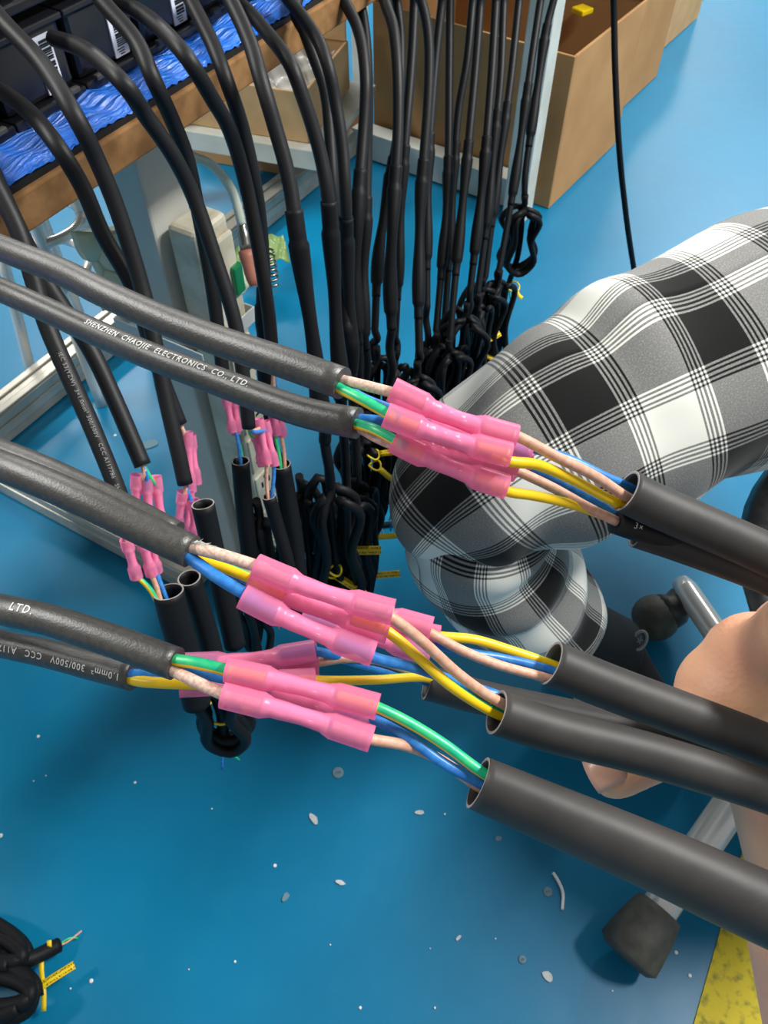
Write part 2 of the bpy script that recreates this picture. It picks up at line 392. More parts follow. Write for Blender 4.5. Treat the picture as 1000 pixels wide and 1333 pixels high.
tag(fo, 'crinkled shiny bright blue plastic film laid along the table edge', 'plastic film')

# ------------------------------------------------------------------ black units stacked on the table
UW, UH, UD, UP = 0.0585, 0.047, 0.13, 0.0625
def rbox(name, c, size, m, parent, bev=0.003):
    b = MB(); b.box(c, size, AX); return b.build(name, m, parent, bevel=bev)
lab_me = None
def unit(s, layer, label):
    z0 = TT + 0.0075 + layer * (UH + 0.009); i0 = 0.047 + layer * 0.006
    u = empty('power_unit', TB(s, i0 + UD / 2, z0)); tag(u, label, 'power unit', 'black units stacked in two layers on the table')
    rbox('casing', TB(s, i0 + UD / 2, z0 + UH / 2 + 0.003), (UW, UD, UH - 0.006), M['unit'], u, 0.004)
    rbox('base_flange', TB(s, i0 + UD / 2 - 0.004, z0 + 0.003), (UW + 0.003, UD + 0.006, 0.006), M['unit'], u, 0.0012)
    rbox('top_lip', TB(s, i0 + UD / 2 - 0.002, z0 + UH), (UW + 0.003, UD + 0.002, 0.004), M['unit'], u, 0.001)
    for q in (-1, 1):
        rbox('clip', TB(s + q * UW * 0.33, i0 - 0.008, z0 + 0.0075), (0.008, 0.004, 0.0035), M['foot_rubber'], u, 0.0008)
    lb = MB(); lw = 0.0135; lh = UH - 0.014; lc = TB(s + 0.012, i0 - 0.0006, z0 + 0.008 + lh / 2)
    lb.box(lc, (lw, 0.0012, lh), AX); lo = lb.build('barcode_label', M['label'], u)
    bb = MB(); z = -lh * 0.30
    r_ = random.Random(int(s * 1000) + layer)
    while z < lh * 0.42:
        h_ = r_.choice([0.0006, 0.001, 0.0015])
        bb.box(lc + AZ * z - AN * 0.0008 + AD * 0.001, (lw * 0.62, 0.0004, h_), AX); z += h_ + r_.choice([0.0006, 0.0009])
    for k in range(3): bb.box(lc - AZ * (lh * 0.36 + 0.0016 * k) + AD * (0.0006 * k - 0.001), (lw * (0.5 - 0.1 * k), 0.0016, 0.0006), AX)
    o = bb.build('barcode', M['ink'], lo)
    return u
ordn = ['first', 'second', 'third', 'fourth', 'fifth', 'sixth', 'seventh', 'eighth', 'ninth', 'tenth', 'eleventh', 'twelfth', 'thirteenth', 'fourteenth', 'fifteenth', 'sixteenth', 'seventeenth', 'eighteenth', 'nineteenth', 'twentieth']
US = [0.018 + UP * k for k in range(0, 7)]
for k, s in enumerate(US):
    unit(s, 0, 'black unit with barcode label, lower layer on the table, %s from the left' % ordn[k])
for k, s in enumerate(US[:6]):
    unit(s, 1, 'black unit in the upper layer on the table, %s from the left' % ordn[k])

# ------------------------------------------------------------------ cable building blocks
RC = 0.0048
def gy_index(k, seg=12): return 1 if (k % seg) in (0, 1, 2, 3) else 0
def wire(kind, P, parent, r=0.0016, n=24, seg=12, twist=None):
    b = MB()
    if kind == 'gy':
        sweep(b, crom(P, n), r, seg, mi=lambda k: 1 if k in (2, 3, 4) else 0, twist=0.3 if twist is None else twist)
        return b.build('core_wire', [M['wire_green'], M['wire_yellow']], parent, smooth=True)
    if kind == 'yg':
        sweep(b, crom(P, n), r, seg, mi=lambda k: 0 if k in (6, 7, 8, 9) else 1, twist=0.8 if twist is None else twist)
        return b.build('core_wire', [M['wire_green'], M['wire_yellow']], parent, smooth=True)
    sweep(b, crom(P, n), r, seg); return b.build('core_wire', M['wire_' + kind], parent, smooth=True)
_conn_cache = {}
def connector(p0, p1, parent, scale=1.0, bend=0.0, lod=1, core=None):
    """pink heat-shrink butt connector from p0 to p1: flared open ends, waist crimped on a metal barrel"""
    p0, p1 = np.array(p0), np.array(p1); L = np.linalg.norm(p1 - p0)
    n = 46 if lod else 20; seg = 20 if lod else 10
    t = np.linspace(0, 1, n)
    P = p0 + t[:, None] * (p1 - p0)
    if bend:
        side = np.cross((p1 - p0) / L, U(500, 667, 1) - np.array([0, 0, CAMH])); side /= np.linalg.norm(side)
        P = P + (np.sin(t * math.pi) * bend)[:, None] * side
    r = 0.0033 * scale * np.ones(n); e = 0.0029 * scale
    R = np.where(t < 0.27, 0.0037, np.where(t < 0.33, 0.0037 - (t - 0.27) / 0.06 * 0.0011, np.where(t < 0.67, 0.0026, np.where(t < 0.73, 0.0026 + (t - 0.67) / 0.06 * 0.0011, 0.0037)))) * scale
    R = R * (1 + 0.05 * np.sin(t * math.pi * 6 + 1) * ((t > .3) & (t < .7)))
    def fn(tt, g):
        q = 1.0
        if lod:
            for c, a in ((0.40, 0.15), (0.60, 0.15)):
                q -= a * math.exp(-((tt - c) / 0.035) ** 4) * max(0, math.cos(g - 0.4)) ** 6
                q += 0.10 * math.exp(-((abs(tt - c) - 0.05) / 0.012) ** 2) * max(0, math.cos(g - 0.4)) ** 4
        return q
    b = MB(); b0 = len(b.v)
    sweep(b, P, R, seg, caps=False, fn=fn)
    # rim turned inwards at the two open ends
    T, A, B = frames(P); ang = np.linspace(0, 2 * math.pi, seg, endpoint=False)
    for i, j2 in ((0, 1), (n - 1, n - 2)):
        vs = [P[q] + R[q] * f * (math.cos(g) * A[q] + math.sin(g) * B[q]) for (q, f) in ((i, 1.0), (i, 0.86), (j2, 0.86)) for g in ang]
        fs = [(a * seg + k, a * seg + (k + 1) % seg, (a + 1) * seg + (k + 1) % seg, (a + 1) * seg + k) for a in (0, 1) for k in range(seg)]
        b.add(vs, fs)
    c = b.build('butt_connector', M['pink'], parent, smooth=True)
    if core:
        for (q0, q1) in ((0, int(n * 0.28)), (n - 1 - int(n * 0.28), n - 1)):
            cb = MB(); sweep(cb, P[q0:q1 + 1], 0.0016 * scale, 8); cb.build('core_end', M['wire_' + core], c, smooth=True)
    i0, i1 = int(n * 0.27), int(n * 0.73)
    bb = MB(); sweep(bb, P[i0:i1], 0.00225 * scale, 10); bb.build('barrel', M['barrel'], c, smooth=True)
    return c
def lettering(text, P, R, start, size, angle, parent, mirror=False, m='print_white', spacing=1.15, up=(0, 0, 1), bold=0.0):
    """white printing wrapped onto a round cable: 'start' metres along P, centred at 'angle' round it"""
    cu = bpy.data.curves.new('lettering', 'FONT'); cu.body = text; cu.size = size; cu.space_character = spacing; cu.align_y = 'CENTER'; cu.offset = bold
    cu.resolution_u = 2
    to = bpy.data.objects.new('lettering_tmp', cu); COL.objects.link(to)
    bpy.context.view_layer.update(); me = evaluated(to)
    bpy.data.objects.remove(to); 
    bm = bmesh.new(); bm.from_mesh(me); bmesh.ops.triangulate(bm, faces=bm.faces)
    bmesh.ops.subdivide_edges(bm, edges=[e for e in bm.edges if e.calc_length() > size * 0.3], cuts=1)
    T, A, B = frames(P, up); Ls = np.r_[0, np.cumsum(np.linalg.norm(np.diff(P, axis=0), axis=1))]
    i = min(len(P) - 1, int(np.searchsorted(Ls, start))); cd = np.array([0, 0, CAMH]) - P[i]
    angle = angle + math.atan2(cd @ B[i], cd @ A[i])     # 'angle' is measured from the side that faces up towards the viewer
    for v in bm.verts:
        x, y = v.co.x, v.co.y
        s = start - x if mirror else start + x
        yy = -y if mirror else y
        p = np.array([np.interp(s, Ls, P[:, k]) for k in range(3)]); i = min(len(P) - 1, np.searchsorted(Ls, s))
        rr = R + 0.00012; g = angle - yy / R
        v.co = Vector(p + rr * (math.cos(g) * A[i] + math.sin(g) * B[i]))
    me2 = bpy.data.meshes.new('lettering'); bm.to_mesh(me2); bm.free(); bpy.data.meshes.remove(me)
    o = link('lettering', me2, parent, M[m], smooth=False)
    return o
def sheath(P, parent, r=RC, m='rubber', n=120, seg=20, wob=0.0):
    Q = crom(P, n)
    R = r * (1 + wob * np.sin(np.linspace(0, 19, n)))
    b = MB(); sweep(b, Q, R, seg, up=(0, 0, 1))
    o = b.build('sheath', M[m], parent, smooth=True)
    return o, Q
def hollow_tube(name, P, R, R2, m, wall=0.0009, n=60, seg=28, up=(0, 0, 1), dent=0.0):
    """open-ended soft tube with real wall thickness; pale cut rim"""
    Q = crom(P, n); T, A, B = frames(Q, up); ang = np.linspace(0, 2 * math.pi, seg, endpoint=False)
    R = np.broadcast_to(np.asarray(R, float), (n,)); R2 = np.broadcast_to(np.asarray(R2, float), (n,))
    b = MB(); vs = []
    for inner in (0, 1):
        for i in range(n):
            for g in ang:
                wv = wall * inner
                vs.append(Q[i] + (R[i] - wv) * math.cos(g) * A[i] + (R2[i] - wv) * math.sin(g) * B[i])
    fs = []; mi = []
    for inner in (0, 1):
        o = inner * n * seg
        for i in range(n - 1):
            for k in range(seg):
                k2 = (k + 1) % seg; f = (o + i * seg + k, o + i * seg + k2, o + (i + 1) * seg + k2, o + (i + 1) * seg + k)
                fs.append(f if not inner else f[::-1]); mi.append(0)
    for i in (0, n - 1):
        for k in range(seg):
            k2 = (k + 1) % seg; f = (i * seg + k, n * seg + i * seg + k, n * seg + i * seg + k2, i * seg + k2)
            fs.append(f if i == 0 else f[::-1]); mi.append(1)
    b.add(vs, fs, mi)
    return b, Q, name
def shrink_tube(P, R, R2, label, n=60, up=(0, 0, 1), group='black shrink tubes held in the hand', m='tube', wall=0.0009):
    b, Q, nm = hollow_tube('shrink_tube', P, R, R2, m, n=n, up=up, wall=wall)
    o = b.build('shrink_tube', [M[m], M['tube_rim']], None, smooth=True)
    return tag(o, label, 'shrink tube', group)
def U3(lst): return [U(*p) for p in lst]

# ------------------------------------------------------------------ foreground cables (held in front of the camera)
GF = 'cables held in the foreground'
def fore(label): 
    e = empty('power_cable'); tag(e, label, 'cable', GF); return e
def tail(P, parent, start=0.0):
    l = np.array(P[-1]); P = list(P) + [l + (0.14, -0.02, -0.08), l + (0.30, -0.05, -0.25), np.array([l[0] + 0.38, l[1] - 0.08, 0.02])]
    t, Q = sheath(P, parent, 0.0044, 'cable_black', 120, 16); t.name = 'tail_cable'; return t, Q

# A: topmost
A = fore('topmost black rubber cable held in the foreground, stripped into pink connectors')
PA = U3([(-420, 60, .50), (-200, 215, .38), (-90, 282, .318), (0, 322, .290), (80, 354, .275), (132, 380, .265), (200, 411, .256), (280, 442, .247), (370, 472, .236), (446, 499, .228)])
sheath(PA, A)
wire('dusty', U3([(420, 488, .2295), (447, 495, .2275), (480, 503, .224), (530, 516, .222)]), A)
wire('blue', U3([(420, 492, .231), (450, 506, .2295), (480, 522, .229), (530, 540, .231)]), A)
wire('gy', U3([(420, 492, .2285), (446, 507, .2265), (475, 522, .2225), (520, 547, .220)]), A, twist=0.4)
connector(U(510, 507, .222), U(672, 569, .224), A, bend=-0.0012, core='brown')
connector(U(512, 533, .233), U(690, 590, .236), A, core='blue')
connector(U(502, 540, .220), U(664, 592, .222), A, bend=-0.0008, core='yellow')
wire('brown', U3([(650, 562, .224), (676, 569, .226), (725, 595, .230), (775, 620, .236), (818, 648, .243), (880, 680, .245)]), A)
wire('blue', U3([(660, 576, .236), (700, 585, .240), (745, 600, .242), (790, 622, .245), (832, 640, .250), (880, 668, .250)]), A)
wire('yg', U3([(640, 590, .222), (664, 601, .223), (700, 605, .228), (745, 624, .236), (808, 657, .245), (880, 688, .248)]), A)
tail(U3([(875, 680, .247), (1000, 732, .250), (1180, 815, .258), (1320, 900, .28), (1430, 1060, .32)]), A)
# B: second, printed
Bc = fore('second black rubber cable from the top in the foreground with white lettering along it')
PB = U3([(-420, 120, .52), (-200, 275, .395), (-90, 340, .340), (0, 377, .310), (64, 405, .298), (120, 431, .288), (200, 465, .272), (280, 495, .260), (360, 525, .249), (412, 541, .243), (466, 551, .238)])
oB, QB = sheath(PB, Bc)
LB = np.r_[0, np.cumsum(np.linalg.norm(np.diff(QB, axis=0), axis=1))]
def s_at(Q, px):     # arc length at which the cable crosses the photo column px
    Ls = np.r_[0, np.cumsum(np.linalg.norm(np.diff(Q, axis=0), axis=1))]
    rel = Q - np.array([0, 0, CAMH]); dep = rel[:, 1] * CT - rel[:, 2] * ST
    x = 500 + FPX * rel[:, 0] / dep
    return float(np.interp(px, x, Ls))
lettering('SHENZHEN  CHAOJIE  ELECTRONICS  CO., LTD.', QB, RC, s_at(QB, 120), 0.0031, -0.50, oB, spacing=1.2, bold=0.00007)
wire('blue', U3([(440, 540, .2395), (468, 545, .239), (495, 548, .238), (540, 560, .240)]), Bc)
wire('gy', U3([(440, 545, .238), (464, 552, .2365), (490, 560, .230), (530, 582, .226)]), Bc, twist=0.4)
wire('dusty', U3([(440, 546, .240), (466, 556, .2395), (495, 572, .236), (535, 588, .236)]), Bc)
connector(U(512, 573, .227), U(660, 634, .228), Bc, bend=-0.001, core='yellow')
connector(U(520, 572, .238), U(672, 612, .240), Bc, core='brown')
connector(U(525, 556, .243), U(690, 602, .246), Bc, core='blue')
wire('brown', U3([(650, 603, .240), (676, 614, .240), (720, 635, .243), (765, 660, .247), (803, 679, .250)]), Bc)
wire('blue', U3([(660, 602, .246), (705, 616, .248), (760, 643, .252), (803, 672, .254)]), Bc)
wire('yg', U3([(640, 630, .228), (662, 640, .230), (700, 646, .236), (750, 658, .246), (803, 677, .254)]), Bc)
tB, QtB = tail(U3([(801, 677, .252), (835, 689, .254), (900, 712, .257), (1000, 752, .262), (1180, 830, .27), (1320, 910, .29), (1430, 1080, .33)]), Bc)
lettering('3\u00d7', QtB, 0.0044, s_at(QtB, 817), 0.0028, -0.1, tB)
# C: third
Cc = fore('thick black cable crossing the middle left, with three bright pink connectors below its end')
PC = U3([(-420, 430, .42), (-200, 530, .31), (-80, 576, .262), (0, 606, .243), (60, 630, .236), (120, 657, .231), (180, 686, .228), (249, 718, .225)])
sheath(PC, Cc, 0.0049)
wire('dusty', U3([(225, 705, .2255), (252, 713, .224), (290, 723, .221), (350, 742, .220)]), Cc, r=0.0018)
wire('yg', U3([(225, 712, .229), (262, 730, .228), (300, 742, .228), (350, 763, .228)]), Cc)
wire('blue', U3([(225, 710, .2255), (250, 728, .224), (290, 756, .220), (340, 784, .219)]), Cc, r=0.0018)
connector(U(333, 737, .219), U(512, 797, .216), Cc, bend=-0.0010, core='dusty')
connector(U(325, 757, .226), U(506, 822, .224), Cc, bend=-0.0006, core='yellow')
connector(U(316, 776, .218), U(486, 851, .219), Cc, bend=-0.0008, core='blue')
wire('brown', U3([(490, 795, .217), (513, 806, .217), (550, 835, .221), (600, 880, .228), (652, 915, .234), (720, 945, .236)]), Cc)
wire('yg', U3([(480, 812, .2246), (506, 823, .2242), (545, 856, .226), (590, 895, .228), (645, 928, .235), (720, 955, .238)]), Cc, twist=1.2)
wire('blue', U3([(465, 843, .219), (490, 857, .221), (540, 869, .228), (600, 890, .236), (650, 906, .240), (720, 935, .240)]), Cc)
tail(U3([(712, 948, .238), (850, 985, .241), (1000, 1032, .246), (1180, 1100, .255), (1320, 1180, .28), (1430, 1300, .32)]), Cc)
fb = MB()
for k in range(9):
    q = U(250 + 2.2 * k, 706 + 0.5 * k + 3 * math.sin(k * 2.3), .2225); w_ = np.array([0.0006, 0, 0.0004]); tip = U(262 + 3.4 * k, 704 + 1.6 * k + 6 * math.sin(k * 4.1), .2205)
    fb.add([q - w_, q + w_, tip, q + np.array([0, -.0005, -.0005])], [(0, 1, 2), (1, 3, 2), (3, 0, 2), (0, 3, 1)])
fb.build('frayed_filler', M['print_white'], Cc)
# C2: lies right behind C
C2 = fore('black cable lying directly behind the thick middle cable, only its upper edge showing')
PC2 = U3([(-420, 400, .45), (-200, 505, .33), (-80, 556, .275), (0, 590, .254), (60, 614, .247), (120, 642, .242), (180, 672, .238), (228, 698, .236)])
sheath(PC2, C2)
for k, dy in (('dusty', -4), ('yg', 3), ('blue', 9)):
    wire(k, U3([(210, 690 + dy, .238), (235, 702 + dy, .240), (320, 745 + dy, .244), (420, 788 + dy, .247)]), C2)
connector(U(405, 775, .247), U(562, 818, .243), C2, core='brown')
connector(U(400, 795, .252), U(572, 829, .250), C2)
connector(U(395, 800, .246), U(560, 852, .244), C2, core='blue')
wire('brown', U3([(540, 815, .244), (560, 824, .244), (600, 846, .246), (650, 866, .249), (712, 883, .252), (780, 905, .253)]), C2)
wire('yg', U3([(550, 826, .250), (580, 829, .251), (620, 833, .253), (670, 848, .256), (722, 866, .258), (780, 890, .258)]), C2)
wire('blue', U3([(540, 845, .246), (568, 840, .248), (610, 850, .252), (660, 858, .255), (715, 872, .256), (780, 900, .256)]), C2)
tail(U3([(772, 898, .256), (900, 945, .258), (1020, 985, .262), (1180, 1050, .27), (1320, 1130, .29), (1430, 1250, .33)]), C2)
# D: fourth
Dc = fore('black leathery cable at the lower left, its green-yellow core entering a pink connector')
PD = U3([(-420, 690, .42), (-200, 748, .315), (-80, 776, .268), (0, 793, .248), (60, 806, .242), (120, 825, .237), (180, 846, .233), (229, 864, .230)])
oD, QD = sheath(PD, Dc, 0.0049)
lettering('LTD.', QD, 0.0049, s_at(QD, 24), 0.0036, -0.30, oD, spacing=1.2, bold=0.00005)
wire('gy', U3([(205, 853, .2315), (229, 859, .2285), (260, 864, .226), (310, 876, .225)]), Dc, r=0.0018, twist=0.0)
wire('blue', U3([(205, 860, .234), (240, 871, .233), (275, 880, .233), (320, 888, .233)]), Dc)
wire('dusty', U3([(205, 860, .2305), (228, 874, .2285), (260, 890, .224), (305, 910, .222)]), Dc, r=0.0018)
connector(U(296, 872, .222), U(492, 920, .218), Dc, bend=0.0004, core='yellow')
connector(U(305, 888, .231), U(488, 938, .229), Dc, core='blue')
connector(U(290, 905, .219), U(484, 962, .217), Dc, bend=0.0006, core='dusty')
wire('gy', U3([(470, 915, .219), (492, 921, .219), (535, 942, .220), (580, 970, .220), (632, 1008, .220), (700, 1045, .219)]), Dc, twist=0.5)
wire('blue', U3([(470, 935, .229), (490, 938, .226), (535, 963, .222), (580, 995, .221), (630, 1022, .223), (700, 1062, .222)]), Dc)
wire('brown', U3([(465, 957, .217), (486, 963, .218), (530, 971, .222), (575, 990, .227), (630, 1028, .230), (700, 1060, .226)]), Dc)
tail(U3([(690, 1052, .222), (850, 1115, .220), (1000, 1180, .218), (1180, 1260, .225), (1320, 1350, .25), (1430, 1460, .29)]), Dc)
# E: fifth, printed upside down
Ec = fore('lowest black cable at the lower left with upside-down white voltage lettering')
PE = U3([(-420, 700, .46), (-200, 775, .335), (-80, 815, .290), (0, 837, .270), (60, 850, .263), (120, 866, .257), (174, 880, .252)])
oE, QE = sheath(PE, Ec)
lettering('1.0mm\u00b2  300/500V   CCC   A117786', QE, RC, s_at(QE, 168), 0.0031, 0.30, oE, mirror=True, spacing=1.15, bold=0.00003)
wire('blue', U3([(150, 874, .2525), (174, 878, .2505), (210, 880, .252), (270, 880, .256)]), Ec, r=0.0019)
wire('yg', U3([(150, 877, .253), (178, 886, .2495), (210, 889, .247), (260, 891, .248)]), Ec, r=0.0018, twist=0.1)
wire('brown', U3([(150, 880, .256), (178, 880, .258), (220, 872, .262), (270, 868, .264)]), Ec)
connector(U(238, 864, .262), U(412, 846, .262), Ec, bend=-0.0010, core='blue')
connector(U(255, 876, .266), U(415, 868, .268), Ec, core='brown')
connector(U(234, 893, .250), U(410, 884, .258), Ec, core='yellow')
wire('brown', U3([(395, 867, .268), (416, 862, .267), (455, 857, .270), (500, 862, .276), (560, 884, .282), (620, 908, .284)]), Ec)
wire('yg', U3([(395, 884, .258), (430, 886, .260), (490, 885, .266), (552, 882, .276), (600, 895, .282), (640, 912, .284)]), Ec)
wire('blue', U3([(390, 848, .262), (414, 848, .264), (460, 862, .272), (520, 878, .280), (560, 888, .284), (620, 905, .286)]), Ec)
tail(U3([(618, 905, .284), (760, 935, .286), (900, 965, .288), (1050, 1010, .29), (1200, 1080, .30), (1330, 1180, .32), (1430, 1320, .35)]), Ec)

# ------------------------------------------------------------------ shrink tubes slid over the tails
CF = U(900, 950, 1) - np.array([0, 0, CAMH]); CF /= np.linalg.norm(CF)      # used only to turn the flat side of the soft tubes upwards
upv = np.array([-0.38, 0.55, 0.74])
shrink_tube(U3([(815, 639, .243), (860, 661, .245), (1000, 722, .250), (1160, 800, .256)]), 0.0068, 0.0068, 'highest of the black shrink tubes on the right, mouth in front of plaid trousers')
shrink_tube(U3([(829, 690, .257), (900, 714, .258), (1000, 752, .262), (1160, 820, .268)]), 0.0058, 0.0058, 'black shrink tube tucked under the highest one, with a printed cable entering it')
shrink_tube(U3([(717, 863, .252), (800, 897, .254), (1000, 972, .260), (1170, 1046, .268)]), 0.0078, 0.0072, 'black shrink tube crossing below the knuckles, with peach and blue wires in its mouth')
shrink_tube(U3([(646, 927, .234), (720, 951, .237), (850, 984, .241), (1000, 1031, .246), (1170, 1096, .255)]), 0.0070, 0.0066, 'middle black shrink tube with a round open mouth just above the lowest one')
shrink_tube(U3([(622, 1019, .222), (700, 1052, .221), (850, 1116, .219), (1000, 1184, .218), (1170, 1256, .224)]), np.linspace(0.0102, 0.0124, 60), np.linspace(0.0070, 0.0108, 60), 'lowest and widest black shrink tube with a flattened open mouth')
shrink_tube(U3([(556, 889, .282), (640, 911, .284), (760, 936, .286), (900, 966, .288), (1050, 1010, .29), (1160, 1060, .295)]), 0.0068, 0.0060, 'black shrink tube mostly hidden behind the others, yellow wire entering its end')

# ------------------------------------------------------------------ hanging cables
GH = 'cables hanging off the table edge'
def tpath(pts, anchors):                 # photo points + distances given at a few of them
    ia = [a for a, _ in anchors]; ta = [t for _, t in anchors]
    return [U(x, y, float(np.interp(i, ia, ta))) for i, (x, y) in enumerate(pts)]
def coil(name, top, length, width, turns, yaw, r, parent, m='cable_dark', tilt=0.0, rs=0):
    """bundle of cord folded into long loops, hanging from 'top'"""
    R_ = random.Random(rs); P = []; ax = np.array([math.cos(yaw), math.sin(yaw), 0]); ay = np.array([-math.sin(yaw), math.cos(yaw), 0])
    dn = np.array([tilt * math.cos(yaw + 1), tilt * math.sin(yaw + 1), -1.0]); dn /= np.linalg.norm(dn)
    top = np.array(top); P.append(top + (0, 0, 0.02)); P.append(top)
    for k in range(turns):
        w = width * (0.75 + 0.4 * R_.random()) / 2; l = length * (0.85 + 0.2 * R_.random()); off = ay * ((k - turns / 2) * r * 1.9 + R_.uniform(-1, 1) * r)
        a0 = 0.12 * length
        for (q, d) in ((-0.55, a0), (-0.5, .45), (-0.85, .8), (0, 1.0), (0.85, .8), (0.5, .45), (0.9, .14), (0.1, 0.0)):
            d_ = d if d in (a0,) else d * l
            P.append(top + off + ax * q * w * (1 if k % 2 == 0 else -1) + dn * d_)
    P.append(top + dn * length * 0.6); P.append(top + dn * (length * 1.12) + ax * R_.uniform(-.01, .01))
    n = 40 + 34 * turns
    return tube(name, P, r, M[m], parent, 8, n=n), np.array(P[-1])
def bare_ends(p, parent, k0=0):
    for k, c in enumerate(('brown', 'blue', 'green')):
        a = (k + k0) * 2.1; q = np.array(p)
        b = MB(); sweep(b, crom([q + (0, 0, 0.006), q + (math.cos(a) * .003, math.sin(a) * .003, -.012), q + (math.cos(a) * .009, math.sin(a) * .009, -.034)], 6), 0.0011, 6)
        b.build('bare_wire', M['wire_' + c], parent, smooth=True)
def twist_tie(p, parent, yaw, r=0.010, length=0.03, width=0.006, printed=False, drop=0.0, lab=None):
    p = np.array(p); a = np.linspace(0, 2 * math.pi, 18)
    ring = [p + (r * math.cos(g), r * math.sin(g), 0.002 * math.sin(2 * g)) for g in a]
    tie = tube('twist_tie', ring, 0.0011, M['tag'], parent, 6, caps=False)
    ax = np.array([math.cos(yaw), math.sin(yaw), drop]); ax /= np.linalg.norm(ax); zz = np.array([0.1, -0.55, 0.83]); zz -= ax * (zz @ ax); zz /= np.linalg.norm(zz); yy = np.cross(zz, ax)
    b = MB(); c0 = p + ax * r * 0.9
    vs = []; uv = []
    for i in range(7):
        for j in (0, 1):
            vs.append(c0 + ax * length * i / 6 + yy * width * (j - 0.5) + zz * 0.0012 * math.sin(i * 1.1)); uv.append((i / 6, j))
    b.add(vs, [(2 * i, 2 * i + 2, 2 * i + 3, 2 * i + 1) for i in range(6)])
    t = b.build('tie_tail', M['tag_print' if printed else 'tag'], tie, smooth=True, uvs=uv); so = t.modifiers.new('thick', 'SOLIDIFY'); so.thickness = 0.0005
    return tie
HC = {}
def finished(label, pts, anchors, split, tube_len, tail_r=0.0041, drop=0.25, coil_spec=None, r=RC, tie=None, rs=0, bend=None):
    """cable over the table edge > shrunk tube over the splice > thin tail > tied coil.
    split: fraction of the photo path at which the tube starts"""
    e = empty('hanging_cable'); tag(e, label, 'cable', GH); HC[rs] = e
    P = crom(tpath(pts, anchors), 70); k = int(split * 69)
    rel = P[0] - E0; s0, in0 = float(rel @ AD), float(rel @ AN)
    if in0 < 0.03:                       # the part that runs back over the edge onto the table top
        pre = [TB(s0 + 0.10, 0.42, TT + 0.012), TB(s0 + 0.09, 0.16, TT + 0.016), TB(s0 + 0.07, 0.03, TT + 0.045)]
        tube('sheath', pre + list(P[:max(k, 4):4]) + [P[max(k, 4) - 1]], r, M['cable_black'], e, 14, n=110)
    else:
        tube('sheath', P[:max(k, 4)], r, M['cable_black'], e, 14)
    L = np.r_[0, np.cumsum(np.linalg.norm(np.diff(P, axis=0), axis=1))]
    # tube section continues the path, then falls straight down
    rest = [P[k - 3]] + list(P[k:]); end = P[-1]
    total = np.linalg.norm(np.diff(np.array(rest), axis=0), axis=1).sum()
    down = max(0.03, tube_len - total + drop)
    R_ = random.Random(rs + 5)
    dvec = (P[-1] - P[-4]); dvec /= np.linalg.norm(dvec)
    for q in range(1, 6):
        f = q / 5; rest.append(end + dvec * (down * f * 0.25) + np.array([R_.uniform(-.003, .003), R_.uniform(-.003, .003), -down * f * 0.8]))
    Q = crom(rest, 90); LQ = np.r_[0, np.cumsum(np.linalg.norm(np.diff(Q, axis=0), axis=1))]
    kt = int(np.searchsorted(LQ, min(tube_len, LQ[-1] * 0.8)))
    tt = np.linspace(0, 1, kt)
    Rt = r * (1.22 + 0.22 * np.sin(tt * math.pi * 3.0 + 0.6) * (tt > 0.12) * (tt < .93) - 0.25 * (tt > 0.9))
    tube('shrunk_tube', Q[:kt], Rt, M['cable_dark'], e, 14)
    tube('tail_cord', Q[kt - 2:], tail_r, M['cable_dark'], e, 8)
    if coil_spec:
        ln, wd, tn, yaw, tilt = coil_spec
        co, pe = coil('cord_coil', Q[-1] + (0, 0, 0.01), ln, wd, tn, yaw, tail_r, e, tilt=tilt, rs=rs)
        if tie:
            twist_tie(Q[-1] + np.array([0, 0, -ln * tie.get('at', 0.5)]), e, tie['yaw'], r=0.011, length=tie.get('len', .03), width=tie.get('w', .006), printed=tie.get('printed', False), drop=tie.get('drop', 0))
        bare_ends(pe, e, rs)
    return e

def unfinished(label, pts, anchors, conns, mouth=None, wires=None, r=RC, text=None):
    """cable over the edge ending in bare cores and pink connectors. conns: [(x0,y0,x1,y1,t)], wires: [(kind,[(x,y,t)..])]"""
    e = empty('hanging_cable'); tag(e, label, 'cable', GH)
    o, Q = sheath(tpath(pts, anchors), e, r, 'cable_black', 80, 16)
    if text: lettering(text[0], Q, r, text[1], text[2], text[3], o, m='print_grey', spacing=1.1)
    end = Q[-1]
    for k, (x0, y0, x1, y1, t) in enumerate(conns):
        connector(U(x0, y0, t), U(x1, y1, t + 0.012), e, lod=0)
        c = ('brown', 'blue', 'yg')[k % 3]
        p0 = U(x0, y0, t); d = Q[-1] - Q[-4]; d /= np.linalg.norm(d)
        wire(c, [Q[-3], end + d * 0.004 + (p0 - end) * 0.15, p0 + (U(x1, y1, t + .012) - p0) * 0.2], e, r=0.0015, n=10, seg=8)
    for kind, ps in (wires or []): wire(kind, U3(ps), e, r=0.0015, n=14, seg=8)
    return e
def hang_tube(pts, R, R2, label, up=(0, 0, 1)):
    return shrink_tube(U3(pts), R, R2, label, n=24, up=up, group='black tubes hanging below the spliced cables', m='cable_dark', wall=0.001)

